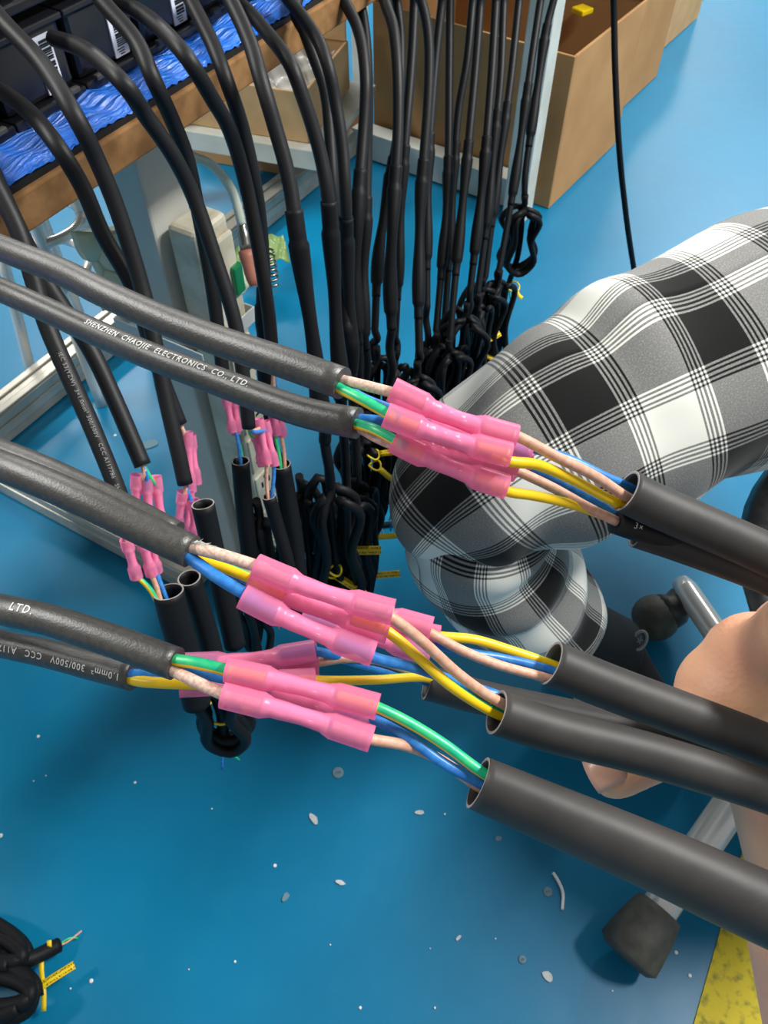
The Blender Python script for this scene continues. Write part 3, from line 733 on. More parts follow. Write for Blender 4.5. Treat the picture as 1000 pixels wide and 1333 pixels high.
# --- nearest ones: splices still open
unfinished('nearest hanging cable at the left edge with faint printed lettering down its length',
    [(-60, 150), (-20, 215), (24, 300), (44, 365), (62, 425), (90, 490), (118, 552), (146, 620), (162, 662)], [(0, .40), (3, .415), (8, .43)],
    [(164, 702, 178, 752, .432), (184, 700, 198, 748, .436), (196, 702, 204, 744, .445)],
    wires=[('yg', [(178, 750, .444), (196, 768, .447), (210, 795, .452)]), ('brown', [(196, 745, .446), (205, 768, .45), (212, 795, .452)]), ('blue', [(202, 740, .455), (212, 768, .456), (222, 795, .458)])],
    text=('IEC 53(YZW)  3\u00d71.0mm\u00b2 300/500V   CCC A117786   SHENZHEN CHAOJIE ELECTRONICS CO., LTD.', 0.128, 0.0030, -0.1))
unfinished('hanging cable second from the left edge, its end stripped above dull pink connectors',
    [(-60, 120), (-25, 190), (20, 290), (62, 370), (116, 452), (150, 522), (186, 606)], [(0, .42), (6, .445)],
    [(178, 618, 176, 680, .447), (190, 622, 196, 690, .450), (202, 620, 212, 690, .455)])
unfinished('cable hanging beside the table leg, ending lower than its twin',
    [(-40, -30), (0, 24), (52, 80), (96, 148), (128, 212), (156, 282), (184, 372), (200, 440), (214, 510), (230, 580), (241, 630)], [(0, .44), (3, .41), (6, .46), (10, .49)],
    [(238, 640, 231, 690, .49), (252, 650, 254, 700, .495), (246, 640, 244, 696, .505)])
unfinished('cable hanging beside the table leg, its end higher than its twin',
    [(-40, 100), (0, 118), (40, 148), (76, 192), (108, 245), (134, 305), (172, 372), (194, 440), (212, 495), (234, 552)], [(0, .47), (3, .43), (6, .47), (9, .505)],
    [(244, 562, 249, 640, .51), (248, 566, 256, 630, .52), (240, 566, 246, 630, .525)])
unfinished('cable bending from the barcode unit and crossing the table leg and power strip',
    [(70, 50), (112, 66), (160, 108), (188, 148), (224, 200), (252, 256), (278, 330), (306, 420), (318, 500), (324, 556)], [(0, .47), (2, .42), (5, .48), (9, .54)],
    [(337, 545, 348, 604, .56), (345, 548, 358, 606, .565), (330, 560, 342, 606, .57)],
    wires=[('brown', [(347, 600, .57), (347, 630, .58), (350, 655, .585)]), ('blue', [(357, 604, .575), (356, 625, .58), (353, 655, .585)])], r=RC)
unfinished('hanging cable ending in dull pink connectors right before the cream power strip',
    [(110, -40), (132, 0), (176, 52), (200, 104), (224, 156), (244, 208), (258, 275), (274, 360), (284, 430), (292, 505)], [(0, .46), (3, .45), (6, .52), (9, .57)],
    [(294, 515, 303, 562, .575), (304, 516, 310, 560, .58), (299, 520, 308, 565, .59)],
    wires=[('blue', [(307, 560, .59), (311, 580, .592), (314, 610, .596)]), ('yg', [(306, 562, .60), (313, 585, .602), (316, 612, .606)])])
unfinished('cable arching widely before the pale box, its green wire entering a black tube',
    [(150, 2), (175, 12), (208, 36), (244, 76), (276, 128), (300, 172), (320, 240), (336, 320), (350, 410), (356, 482)], [(0, .50), (3, .45), (6, .52), (9, .57)],
    [(354, 520, 361, 566, .58), (362, 520, 368, 568, .585), (350, 522, 356, 560, .59)],
    wires=[('gy', [(358, 566, .592), (363, 590, .594), (366, 615, .598)]), ('brown', [(366, 566, .595), (370, 590, .597), (371, 615, .60)])])
finished('cable from the upper layer running behind the wide arching one',
    [(228, -45), (248, 0), (276, 56), (296, 108), (316, 168), (332, 240), (340, 300), (344, 370), (342, 425)], [(0, .50), (3, .49), (6, .56), (8, .60)], 0.93, 0.10, drop=0.10, rs=3)
hang_tube([(219, 770, .45), (230, 815, .46), (244, 862, .475), (256, 915, .49)], 0.0096, 0.0088, 'near black tube with open mouth hanging under the yellow wire at lower left')
hang_tube([(264, 656, .475), (276, 710, .488), (292, 780, .505), (306, 840, .52)], 0.0076, 0.0070, 'black tube hanging behind the stripped end of the middle cable')
hang_tube([(246, 752, .47), (262, 800, .485), (276, 850, .50), (286, 900, .515)], 0.0085, 0.0070, 'black tube hanging between two others under the middle cable')
hang_tube([(313, 600, .594), (318, 660, .615), (326, 730, .64), (336, 800, .665)], 0.0076, 0.0068, 'black tube hanging in front of the power strip with blue wire in its mouth')
hang_tube([(350, 646, .582), (360, 680, .595), (374, 730, .61), (388, 800, .635)], 0.0048, 0.0052, 'slim black tube hanging just right of the power strip sockets')
hang_tube([(366, 604, .597), (374, 650, .615), (384, 710, .635), (392, 790, .66)], 0.0080, 0.0074, 'wide black tube whose mouth takes green and brown wires beside the sockets')

# --- tails of the near ones: coils hanging under those tubes
def coil_thing(label, top, length, width, turns, yaw, r=0.0036, tie=None, rs=0, tilt=0.0):
    e = empty('cord_bundle', top); tag(e, label, 'cord', 'coiled cord bundles hanging below the tubes')
    o, pe = coil('coiled_cord', top, length, width, turns, yaw, r, e, tilt=tilt, rs=rs)
    bare_ends(pe, e, rs)
    if tie: twist_tie(np.array(top) + np.array([0, 0, -length * tie.get('at', .5)]), e, tie['yaw'], r=0.011, length=tie.get('len', .03), width=tie.get('w', .006), printed=tie.get('printed', False), drop=tie.get('drop', 0))
    return e
coil_thing('dark cord bundle with yellow tie hanging below the lowest pink connectors at left', U(270, 880, .545), 0.108, 0.042, 3, 0.1, r=0.0048, tie=dict(yaw=0.1, at=0.52, len=.030, w=.007, printed=True), rs=1)
coil_thing('dark cord loop hanging beside the tube in front of the power strip', U(338, 672, .63), 0.12, 0.022, 2, 0.6, rs=2)
coil_thing('long dark cord bundle hanging left of the wide tube behind the pink connectors', U(392, 640, .66), 0.16, 0.03, 3, 0.2, rs=4)
coil_thing('dark cord bundle hidden under the middle cable among black tubes', U(318, 775, .64), 0.10, 0.03, 2, 1.2, rs=6)

# --- farther ones: finished splices
def cs(l, w, t, y, ti=0.0): return (l * 1.1, w * 1.35, t + 1, y, ti)
finished('cable with a step to thicker tube, standing alone right of the power strip',
    [(276, -45), (300, 0), (324, 52), (340, 104), (360, 172), (376, 232), (386, 298), (394, 354), (404, 418), (411, 470), (416, 520)], [(0, .50), (3, .48), (6, .51), (10, .57)], 0.62, 0.17, drop=0.06,
    coil_spec=cs(.16, .034, 3, 0.3), rs=10, r=0.0049)
finished('cable arching from the far unit past the pale box, first of the dense row',
    [(290, -10), (320, 12), (352, 48), (380, 88), (400, 144), (416, 196), (427, 256), (431, 310), (435, 370), (438, 430), (443, 486)], [(0, .56), (3, .51), (6, .545), (10, .61)], 0.66, 0.17, drop=0.10,
    coil_spec=cs(.17, .036, 3, 0.9), rs=11)
finished('cable half hidden behind the second arch of the dense row',
    [(385, 10), (408, 72), (424, 120), (430, 180), (434, 240), (440, 296), (446, 360), (452, 430)], [(0, .60), (4, .62), (7, .66)], 0.7, 0.15, drop=0.12, coil_spec=cs(.15, .034, 2, 0.2), rs=12)
finished('cable arching over the right end of the blue film, second of the dense row',
    [(350, -40), (376, 0), (404, 36), (424, 76), (436, 128), (446, 192), (450, 256), (451, 310), (454, 380), (458, 450)], [(0, .60), (3, .57), (6, .60), (9, .67)], 0.72, 0.15, drop=0.13,
    coil_spec=cs(.15, .034, 3, 1.3), rs=13, tie=dict(yaw=0.1, at=0.9, len=.036, w=.008, printed=True))
finished('cable hanging in front of the pale box corner, curving slightly left lower down',
    [(430, -40), (448, 0), (468, 44), (476, 104), (474, 160), (468, 240), (465, 296), (462, 360), (465, 430)], [(0, .66), (3, .65), (6, .67), (8, .71)], 0.62, 0.15, drop=0.12,
    coil_spec=cs(.14, .036, 3, 0.5), rs=14, tie=dict(yaw=0.1, at=1.0, len=.03, w=.007))
finished('cable hanging just behind the one at the pale box corner',
    [(455, -40), (468, 0), (476, 52), (479, 120), (478, 200), (476, 296), (473, 360), (474, 440)], [(0, .70), (3, .70), (7, .76)], 0.66, 0.14, drop=0.10, coil_spec=cs(.13, .034, 2, 0.1), rs=15)
finished('glossy cable hanging at the left edge of the big cardboard box',
    [(488, -40), (500, 0), (512, 36), (518, 100), (518, 176), (514, 240), (511, 296), (508, 360), (510, 430)], [(0, .68), (3, .67), (6, .69), (8, .73)], 0.60, 0.14, drop=0.10, coil_spec=cs(.13, .036, 3, 0.8), rs=16)
finished('thin cable glimpsed left of the glossy one at the big box edge',
    [(508, -30), (516, 0), (522, 60), (519, 160), (508, 230), (500, 280), (492, 340), (488, 430)], [(0, .78), (7, .84)], 0.55, 0.14, drop=0.08, coil_spec=cs(.13, .034, 2, 0.4), rs=17)
finished('cable crossing behind the glossy one from right to left in front of the big box',
    [(542, -30), (540, 0), (536, 80), (528, 176), (523, 240), (520, 300), (517, 380), (514, 440)], [(0, .76), (7, .82)], 0.5, 0.15, drop=0.08, coil_spec=cs(.13, .03, 2, 1.4), rs=18)
finished('cable with a rounded bend at the top, third before the big box middle',
    [(534, -30), (548, 0), (558, 48), (558, 120), (553, 192), (548, 256), (546, 320), (545, 400), (546, 460)], [(0, .72), (8, .80)], 0.52, 0.15, drop=0.07, coil_spec=cs(.13, .034, 3, 0.3), rs=19)
finished('cable slanting right to left just behind the rounded one before the big box',
    [(580, -30), (576, 0), (568, 72), (561, 160), (557, 240), (556, 320), (556, 400)], [(0, .84), (6, .92)], 0.5, 0.15, drop=0.12, coil_spec=cs(.13, .03, 2, 0.9), rs=20)
finished('nearly straight thin cable before the middle of the big box',
    [(587, -30), (586, 0), (585, 100), (584, 200), (581, 280), (575, 350), (568, 430)], [(0, .88), (6, .94)], 0.55, 0.14, drop=0.05, coil_spec=cs(.13, .04, 3, 0.2), rs=21)
finished('cable slanting left next to the nearly straight one before the big box',
    [(622, -30), (616, 0), (608, 80), (597, 144), (591, 220), (587, 290), (583, 360), (578, 430)], [(0, .90), (7, .97)], 0.5, 0.15, drop=0.04, coil_spec=cs(.14, .04, 3, 1.1), rs=22)
finished('cable with a bulging tube before the right half of the big box',
    [(630, -30), (626, 0), (620, 80), (612, 168), (605, 240), (599, 300), (592, 370), (586, 440)], [(0, .86), (7, .93)], 0.48, 0.15, drop=0.06, coil_spec=cs(.14, .04, 3, 0.6), rs=23, tie=dict(yaw=0.1, at=.95, len=.02))
finished('first of three cables grouped before the right half of the big box',
    [(649, -30), (646, 0), (640, 100), (632, 200), (626, 260), (619, 320), (612, 380)], [(0, .86), (6, .93)], 0.55, 0.14, drop=0.07, coil_spec=cs(.15, .045, 3, 0.0), rs=24, tie=dict(yaw=0.0, at=.8, len=.035, w=.007, printed=True))
finished('second of three cables grouped before the right half of the big box',
    [(659, -30), (656, 0), (652, 100), (644, 180), (637, 260), (630, 320), (622, 380)], [(0, .92), (6, .99)], 0.45, 0.15, drop=0.04, coil_spec=cs(.15, .045, 3, 1.2), rs=25)
finished('third of three cables grouped before the right half of the big box',
    [(680, -30), (676, 0), (665, 104), (653, 192), (645, 256), (638, 310), (632, 360)], [(0, .95), (6, 1.02)], 0.45, 0.15, drop=0.03, coil_spec=cs(.16, .045, 3, 0.5), rs=26, tie=dict(yaw=-0.4, at=.5, len=.025, drop=-.3))
finished('cable hanging left of the white far table leg',
    [(710, -30), (704, 0), (692, 80), (681, 160), (671, 230), (661, 290), (650, 350)], [(0, .97), (6, 1.04)], 0.4, 0.15, drop=0.04, coil_spec=cs(.15, .045, 3, 0.9), rs=27, tie=dict(yaw=0.2, at=.9, len=.03, w=.007))
finished('rightmost hanging cable in front of the white far table leg, ending in an open loop',
    [(728, -30), (721, 0), (711, 40), (700, 112), (690, 180), (684, 225), (683, 252)], [(0, .98), (6, 1.04)], 0.25, 0.15, drop=-0.03, coil_spec=cs(.105, .042, 3, 0.15, 0.12), rs=28, tie=dict(yaw=0.2, at=.98, len=.02, drop=-1.2))

for (k, px, py, t, yaw, ln, wd, pr, dp) in ((24, 612, 478, 1.10, -0.05, .036, .008, True, 0.0), (26, 628, 447, 1.08, 0.6, .026, .008, True, 0.1), (27, 648, 385, 1.12, -0.5, .028, .008, False, -1.4), (23, 602, 508, 1.02, 0.2, .014, .007, False, -.4),
        (14, 486, 592, .80, 0.05, .022, .006, True, 0.15), (15, 488, 606, .80, -0.3, .018, .006, False, -0.8), (13, 440, 717, .76, 0.02, .036, .0085, True, 0.0), (12, 430, 745, .74, -0.35, .034, .007, True, -0.55), (10, 436, 742, .72, 3.0, .012, .006, False, -0.4)):
    twist_tie(U(px, py, t), HC[k], yaw, r=0.006, length=ln, width=wd, printed=pr, drop=dp)

# ------------------------------------------------------------------ power strip, tie, air hose on the near leg
ps = empty('power_strip', TB(0.215, 0.06, 0.1)); tag(ps, 'dirty cream power strip with green switch tied upright to the table leg', 'power strip')
PSX = [AD, AN, AZ]; pc = lambda s, i, z: TB(0.205 + s * 0.84, 0.074 + i, z)
def pbox(name, c, size, m, parent, bev=0.002, seg=2):
    b = MB(); b.box(c, size, PSX); return b.build(name, M[m], parent, bevel=bev, seg=seg)
pbox('body', pc(0.018, 0.0, 0.32), (0.047, 0.036, 0.56), 'strip', ps, 0.007, 3)
fp = pbox('face_plate', pc(0.018, -0.021, 0.32), (0.039, 0.006, 0.53), 'strip', ps, 0.003)
pbox('switch', pc(0.034, -0.0245, 0.535), (0.014, 0.008, 0.032), 'switch', ps, 0.002)
for k in range(6):
    z = 0.10 + k * 0.068
    so = pbox('socket', pc(0.018, -0.0248, z), (0.034, 0.003, 0.056), 'strip', ps, 0.001)
    for (dx, dz, w_, h_) in ((-0.008, 0.010, 0.003, 0.009), (0.008, 0.010, 0.003, 0.009), (0, 0.021, 0.004, 0.004), (-0.008, -0.014, 0.007, 0.003), (0.008, -0.014, 0.007, 0.003)):
        pbox('slot', pc(0.018 + dx, -0.0264, z + dz), (w_, 0.001, h_), 'strip_dark', so, 0)
mb = MB()
for (c0, sz) in ((pc(-0.002, 0.025, 0.50), None),):
    for (ds, di, w_, d_) in ((0.018, -0.027, 0.064, 0.002), (0.0, 0.0835, 0.100, 0.002), (0.051, 0.028, 0.002, 0.112), (-0.050, 0.028, 0.002, 0.112)):
        mb.box(pc(ds, di, 0.485), (w_ * 0.86, d_, 0.017), PSX)
tag(mb.build('cable_tie', M['tie_white'], bevel=0.0005), 'translucent white band strapping the power strip to the table leg', 'cable tie')
hs = empty('air_hose'); tag(hs, 'clear bent air hose with metal and orange fitting hanging beside the table leg', 'hose')
tube('hose', U3([(225, 185, .86), (250, 203, .88), (276, 215, .90), (302, 248, .93), (315, 292, .95)]), 0.0055, M['hose'], hs, 14, n=40)
tube('hose_nut', U3([(314, 288, .95), (317, 302, .955), (321, 326, .96)]), np.array([0.0062, 0.0062, 0.0085, 0.0085, 0.0085, 0.0085]), M['brass'], hs, 6, n=6)
tube('coupling', U3([(320, 326, .96), (325, 348, .965), (331, 372, .97)]), np.array([.0095, .0095, .0085, .0085, .0075, .006]), M['orange'], hs, 14, n=6)
cp = [U(338 + 1.2 * k + 9 * math.cos(k * math.pi), 322 + 5.2 * k, .965) for k in range(0)]
b = MB(); P = []
for k in range(100):
    a = k / 100 * 2 * math.pi * 6
    c = U(346 + 7 * k / 100, 328 + 40 * k / 100, .97); P.append(c + np.array([0.0095 * math.cos(a), 0.0095 * math.sin(a), 0]))
sweep(b, np.array(P), 0.0016, 6); b.build('spring', M['brass'], hs, smooth=True)

# ------------------------------------------------------------------ things under the table
def sheet(fn, nu, nv, m, name, parent=None, thick=0.0008):
    vs = [fn(i / (nu - 1), j / (nv - 1)) for j in range(nv) for i in range(nu)]
    fs = [(j * nu + i, j * nu + i + 1, (j + 1) * nu + i + 1, (j + 1) * nu + i) for j in range(nv - 1) for i in range(nu - 1)]
    b = MB(); b.add(vs, fs); o = b.build(name, m, parent, smooth=True)
    s = o.modifiers.new('thick', 'SOLIDIFY'); s.thickness = thick; return o
st = empty('round_stool', UZ(10, 330, 0)); tag(st, 'chrome wire stool with ring footrest standing behind the table at left', 'stool')
def ring(name, c, rx, z, rr, m, parent, tilt=0.0, n=48):
    a = np.linspace(0, 2 * math.pi, n)
    P = np.stack([c[0] + rx * np.cos(a), c[1] + rx * np.sin(a), z + tilt * np.cos(a)], 1)
    return tube(name, P, rr, m, parent, 10, caps=False)
sc_ = UZ(50, 288, 0.30)
ring('footrest_ring', (sc_[0], sc_[1]), 0.066, 0.30, 0.0085, M['chrome'], st)
ring('upper_ring', (sc_[0] - 0.03, sc_[1] - 0.01), 0.085, 0.22, 0.007, M['chrome'], st)
for k in range(4):
    a = k * math.pi / 2 + 0.35
    tube('leg', [(sc_[0] + 0.055 * math.cos(a), sc_[1] + 0.055 * math.sin(a), 0.46), (sc_[0] + 0.066 * math.cos(a), sc_[1] + 0.066 * math.sin(a), 0.30), (sc_[0] + 0.11 * math.cos(a), sc_[1] + 0.11 * math.sin(a), 0.0)], 0.0095, M['chrome'], st, 12, n=12)
b = MB(); a_ = np.linspace(0, 1, 8)
sweep(b, np.array([(sc_[0], sc_[1], 0.455), (sc_[0], sc_[1], 0.462), (sc_[0], sc_[1], 0.485), (sc_[0], sc_[1], 0.495)]), np.array([0.06, 0.07, 0.07, 0.062]), 32)
b.build('seat', M['seat'], st, smooth=True)
g0 = UZ(105, 420, 0); g1 = UZ(170, 390, 0)
bagp = empty('plastic_packet', g0); tag(bagp, 'pale plastic packet with yellow-green panel leaning under the table left of the leg', 'packet')
def crumple(u, v, k): return 0.006 * math.sin(9 * u + 5 * v + k) + 0.004 * math.sin(17 * v - 6 * u + 2 * k)
pa, pb, pc_, pd_ = U(104, 300, 1.18), U(150, 292, 1.18), U(185, 385, 1.30), U(140, 395, 1.30)
def quad(u, v, k=0):
    p = (1 - v) * ((1 - u) * pa + u * pb) + v * ((1 - u) * pd_ + u * pc_); return p + np.array([0.3, -1, .4]) * crumple(u, v, k)
sheet(lambda u, v: quad(u, v), 14, 20, M['bag_pale'], 'sheet', bagp, 0.02)
sheet(lambda u, v: quad(0.30 + 0.55 * u, 0.05 + 0.62 * v) + np.array([0.006, -0.012, 0.006]), 10, 14, M['bag_green'], 'green_panel', bagp, 0.002)
lf = empty('green_wrapper', UZ(340, 350, 0)); tag(lf, 'crumpled leaf-green plastic wrapper lying on the rail behind the hose fitting', 'wrapper')
for (cx, cy, w_, h_, m, k) in ((312, 345, 22, 26, 'bag_leaf', 0), (352, 326, 26, 24, 'bag_leaf', 1), (316, 362, 20, 20, 'bag_pale', 2)):
    sheet(lambda u, v: UZ(cx + w_ * (u - .5) * 1.6 + 8 * (v - .5), cy + h_ * (v - .5) * 1.6 * (1 - 0.5 * abs(u - .5)) - 8 * (u - .5), 0.062 + 0.01 * k) + np.array([0, 0, crumple(u * 1.3, v, k)]), 12, 12, M[m], 'crumpled_sheet', lf, 0.001)

# ------------------------------------------------------------------ cardboard boxes
def carton(name_label, corner, ax_r, ax_b, w, d, h, m, flaps=(), group='cardboard boxes behind the table', wall=0.006, closed=False):
    """corner: front-right bottom corner; ax_r points left along the front, ax_b points back"""
    e = empty('cardboard_box', corner); tag(e, name_label, 'box', group)
    c = np.array(corner, float); ax = [np.array(ax_r, float), np.array(ax_b, float), AZ]
    def pan(nm, cc, size, mm):
        b = MB(); b.box(cc, size, ax); return b.build(nm, M[mm], e, bevel=0.0015)
    pan('front_panel', c + ax[0] * w / 2 + ax[1] * wall / 2 + AZ * h / 2, (w, wall, h), m)
    pan('back_panel', c + ax[0] * w / 2 + ax[1] * (d - wall / 2) + AZ * h / 2, (w, wall, h), m)
    pan('side_panel', c + ax[0] * wall / 2 + ax[1] * d / 2 + AZ * h / 2, (wall, d - 2 * wall, h), m)
    pan('side_panel', c + ax[0] * (w - wall / 2) + ax[1] * d / 2 + AZ * h / 2, (wall, d - 2 * wall, h), m)
    pan('bottom_panel', c + ax[0] * w / 2 + ax[1] * d / 2 + AZ * wall / 2, (w - 2 * wall, d - 2 * wall, wall), m)
    for (edge, ln, ang) in flaps:
        if edge == 'back':
            o0 = c + ax[1] * (d - wall) + AZ * h; run = ax[0]; out = ax[1]; lng = w
        elif edge == 'front':
            o0 = c + AZ * h; run = ax[0]; out = -ax[1]; lng = w
        elif edge == 'right':
            o0 = c + AZ * h; run = ax[1]; out = -ax[0]; lng = d
        else:
            o0 = c + ax[0] * w + AZ * h; run = ax[1]; out = ax[0]; lng = d
        dr = out * math.cos(ang) + AZ * math.sin(ang); nn = np.cross(run, dr)
        b = MB(); b.box(o0 + run * lng / 2 + dr * ln / 2, (lng * 0.98, ln, 0.005), [run, dr, nn]); b.build('flap', M[m], e, bevel=0.001)
    return e, c, ax
cA = UZ(714, 272, 0.001); cB = UZ(487, 192, 0.001); axr = (cB - cA); wA = np.linalg.norm(axr); axr /= wA
axb = np.array([axr[1], -axr[0], 0.0]); 
if axb[1] < 0: axb = -axb
big, c_, a_ = carton('big open cardboard box on the floor behind the white far table leg', cA, axr, axb, wA, 0.36, 0.325, 'card', flaps=(('left', 0.10, 1.9), ('back', 0.16, 1.75)))
b = MB(); b.box(c_ + a_[0] * 0.135 + a_[1] * 0.325 + AZ * 0.285, (0.036, 0.036, 0.012), [np.array([.8, .6, 0]), np.array([-.6, .8, 0]), AZ])
ytop = b.build('yellow_packet', M['tag'], None, bevel=0.003); tag(ytop, 'small bright yellow packet inside the big open box', 'packet')
c2 = UZ(781, 168, 0.001)
carton('second cardboard box, behind the big open one, beside the bare blue floor', c2, axr, axb, 0.42, 0.37, 0.36, 'card', flaps=(('right', 0.05, 1.6),))
c3 = UZ(838, 86, 0.001)
carton('farthest cardboard box at the top, beside the bare blue floor', c3, axr, axb, 0.42, 0.42, 0.30, 'card_light')
# back rack: low shelf with a pale box of plastic bags
rk = empty('storage_rack', UZ(330, 240, 0)); tag(rk, 'pale grey steel rack with low shelf bar behind the table', 'rack')
r0 = UZ(236, 176, 0.16); r1 = UZ(428, 208, 0.16); rd = (r1 - r0); rl = np.linalg.norm(rd); rd /= rl; rn = np.cross(AZ, rd)
if rn[1] < 0: rn = -rn
RX = [rd, rn, AZ]
b = MB(); b.box((r0 + r1) / 2, (rl, 0.03, 0.042), RX); b.build('shelf_bar', M['frame_white'], rk, bevel=0.002)
b = MB(); b.box((r0 + r1) / 2 + rn * 0.165 + AZ * 0.012, (rl, 0.30, 0.012), RX); b.build('shelf_board', M['frame_white'], rk, bevel=0.001)
for (q, off) in ((-0.02, 0.0),):
    b = MB(); p = r0 + rd * q + rn * off; b.box((p[0], p[1], 0.55), (0.036, 0.036, 1.1), RX); b.build('post', M['frame_white'], rk, bevel=0.002)
p = UZ(470, 108, 0); b = MB(); b.box((p[0], p[1], 0.55), (0.036, 0.036, 1.1), RX); b.build('post', M['frame_white'], rk, bevel=0.002)
p = UZ(400, 92, 0.0); b = MB(); b.box((p[0] + 0.03, p[1], 0.22), (0.32, 0.03, 0.035), RX); b.build('shelf_bar', M['frame_white'], rk, bevel=0.002)
pcn = r0 + rd * (rl * 0.86) + AZ * 0.022 + rn * 0.01
pal, c_, a_ = carton('pale low cardboard box filled with clear plastic bags on the rack', pcn, -rd, rn, 0.30, 0.26, 0.10, 'card_light', flaps=(('back', 0.08, 1.5),))
def bagfn(u, v, k):
    p = c_ + a_[0] * (0.02 + 0.26 * u) + a_[1] * (0.02 + 0.22 * v)
    h = 0.075 + 0.05 * math.sin(math.pi * u) * math.sin(math.pi * v)
    for q in range(1, 7): h += 0.010 / q ** .6 * math.sin(q * 7.3 * u + q * q * 1.7 + k) * math.sin(q * 6.1 * v + q * 2.3 + k)
    return p + AZ * h
o = sheet(lambda u, v: bagfn(u, v, 0), 60, 50, M['bag'], 'plastic_bags', None); tag(o, 'crumpled clear plastic bags heaped in the pale low box', 'plastic bags', kind='stuff')
lowc = UZ(418, 236, 0.001)
carton('flat brown cardboard box on the floor under the rack shelf', lowc, -rd, rn, 0.34, 0.30, 0.10, 'card')

# ------------------------------------------------------------------ cord dropping to the floor behind the knee
o = tube('black_cord', U3([(792, -260, .86), (795, -120, .93), (799, 0, 1.0), (801, 90, 1.04), (806, 190, 1.09), (814, 270, 1.16), (823, 335, 1.24), (838, 420, 1.36), (858, 470, 1.46)]) + [UZ(900, 500, .006), UZ(990, 520, .006)], 0.0042, M['cable_dark'], None, 12, n=90)
tag(o, 'single thin black cord hanging over bare blue floor behind the knee', 'cord')
o = tube('floor_cord', [UZ(x, y, .005) for x, y in ((400, 668), (440, 680), (480, 685), (512, 682), (560, 684), (620, 700))], 0.0045, M['cable_dark'], None, 10, n=30)
tag(o, 'short stretch of dark cord on the floor left of the plaid knee', 'cord')

# ------------------------------------------------------------------ coiled bundles on the floor, lower left
def floor_bundle(label, ctrl, r, turns, ends, gap=0.010):
    e = empty('cord_bundle', ctrl[0]); tag(e, label, 'cord', 'coiled cord bundles lying on the floor')
    A0, A1, W_ = np.array(ctrl[0]), np.array(ctrl[1]), ctrl[2]
    d = A1 - A0; l = np.linalg.norm(d); d /= l; p = np.cross(AZ, d); P = []
    for k in range(turns):
        w = W_ * (1 - 0.22 * (k % 3)); z = r + (k // 2) * r * 1.6
        for g in np.linspace(0, 2 * math.pi, 14, endpoint=False):
            P.append(A0 + d * l * (0.5 + 0.5 * math.cos(g) * (1 - 0.05 * (k % 2))) + p * w * math.sin(g) * 0.5 + AZ * (z + 0.4 * r * math.sin(g * 2 + k)))
    tube('coiled_cord', P, r, M['cable_dark'], e, 9, n=60 * turns)
    if ends is not None:
        q0 = A1 - d * 0.03 + AZ * r
        tube('cord_end', [q0, A1 + AZ * r * 1.5, np.array(ends) + AZ * r], r * 1.05, M['cable_dark'], e, 9, n=14)
        q = np.array(ends) + AZ * r; v = q - A1; v /= np.linalg.norm(v)
        for c, s in (('brown', -1), ('green', 1)):
            b = MB(); sweep(b, crom([q - v * .004, q + v * .010 + p * s * .002, q + v * .022 - p * .004 * s - AZ * .003], 6), 0.0011, 6); b.build('bare_wire', M['wire_' + c], e, smooth=True)
    return e
f1 = floor_bundle('upper of two black cord bundles on the floor, stripped end showing', (UZ(-95, 1200, .02), UZ(38, 1252, .02), 0.042), 0.0078, 4, UZ(80, 1232, .004))
f2 = floor_bundle('lower of two black cord bundles on the floor at lower left', (UZ(-90, 1282, .02), UZ(50, 1300, .02), 0.052), 0.0082, 4, None)
yt = empty('yellow_tie', UZ(58, 1270, 0.0)); tag(yt, 'yellow twist tie strip crossing between the two floor bundles', 'tie')
def strip(name, pts, wd, parent, m):
    P = crom(pts, 14); T, A, B = frames(P, (0, 0, 1)); vs = []; uv = []
    for i, p in enumerate(P): vs += [p - B[i] * wd / 2, p + B[i] * wd / 2]; uv += [(i / 13, 0), (i / 13, 1)]
    b = MB(); b.add(vs, [(2 * i, 2 * i + 2, 2 * i + 3, 2 * i + 1) for i in range(13)]); o = b.build(name, M[m], parent, smooth=True, uvs=uv)
    s = o.modifiers.new('thick', 'SOLIDIFY'); s.thickness = 0.0008; return o
strip('tie_strip', [UZ(64, 1224, .028), UZ(64, 1234, .024), UZ(56, 1240, .02), UZ(54, 1262, .02), UZ(57, 1290, .022), UZ(57, 1316, .015)], 0.005, yt, 'tag')
strip('printed_strip', [UZ(45, 1290, .026), UZ(70, 1273, .026), UZ(97, 1256, .024)], 0.0085, yt, 'tag_print')

# ------------------------------------------------------------------ seated person: trousers and shoe
pe = empty('person', UZ(800, 860, 0)); tag(pe, 'seated person in baggy black and white plaid trousers, one bent knee showing', 'person')
HIP = np.array([0.56, 0.645, 0.54]); 
def cloth(ctrl, rad, NP_, NS, folds, uv0, b, uvs, cap_end=False):
    Q = crom(np.c_[np.array(ctrl, float), rad], NP_); RR = Q[:, 3].copy(); Q = Q[:, :3]
    for _ in range(3): Q[1:-1] = (Q[:-2] + 2 * Q[1:-1] + Q[2:]) / 4
    T, A, B = frames(Q, (0, 0, 1)); Ls = np.r_[0, np.cumsum(np.linalg.norm(np.diff(Q, axis=0), axis=1))]
    vs = []
    for i in range(NP_):
        for k in range(NS + 1):
            g = 2 * math.pi * k / NS
            q = max(0.002, RR[i] + folds(Ls[i], g, Ls[-1], RR[i]))
            vs.append(Q[i] + q * (0.95 * math.cos(g) * A[i] + 1.02 * math.sin(g) * B[i]))
            uvs.append((Ls[i] + uv0[0], g * 0.088 + uv0[1]))
    W1 = NS + 1
    fs = [(i * W1 + k, i * W1 + k + 1, (i + 1) * W1 + k + 1, (i + 1) * W1 + k) for i in range(NP_ - 1) for k in range(NS)]
    b.add(vs, fs)
waves = [(rng.uniform(8, 60), rng.randint(1, 5), rng.uniform(0, 6.28), rng.uniform(0.5, 1)) for _ in range(10)]
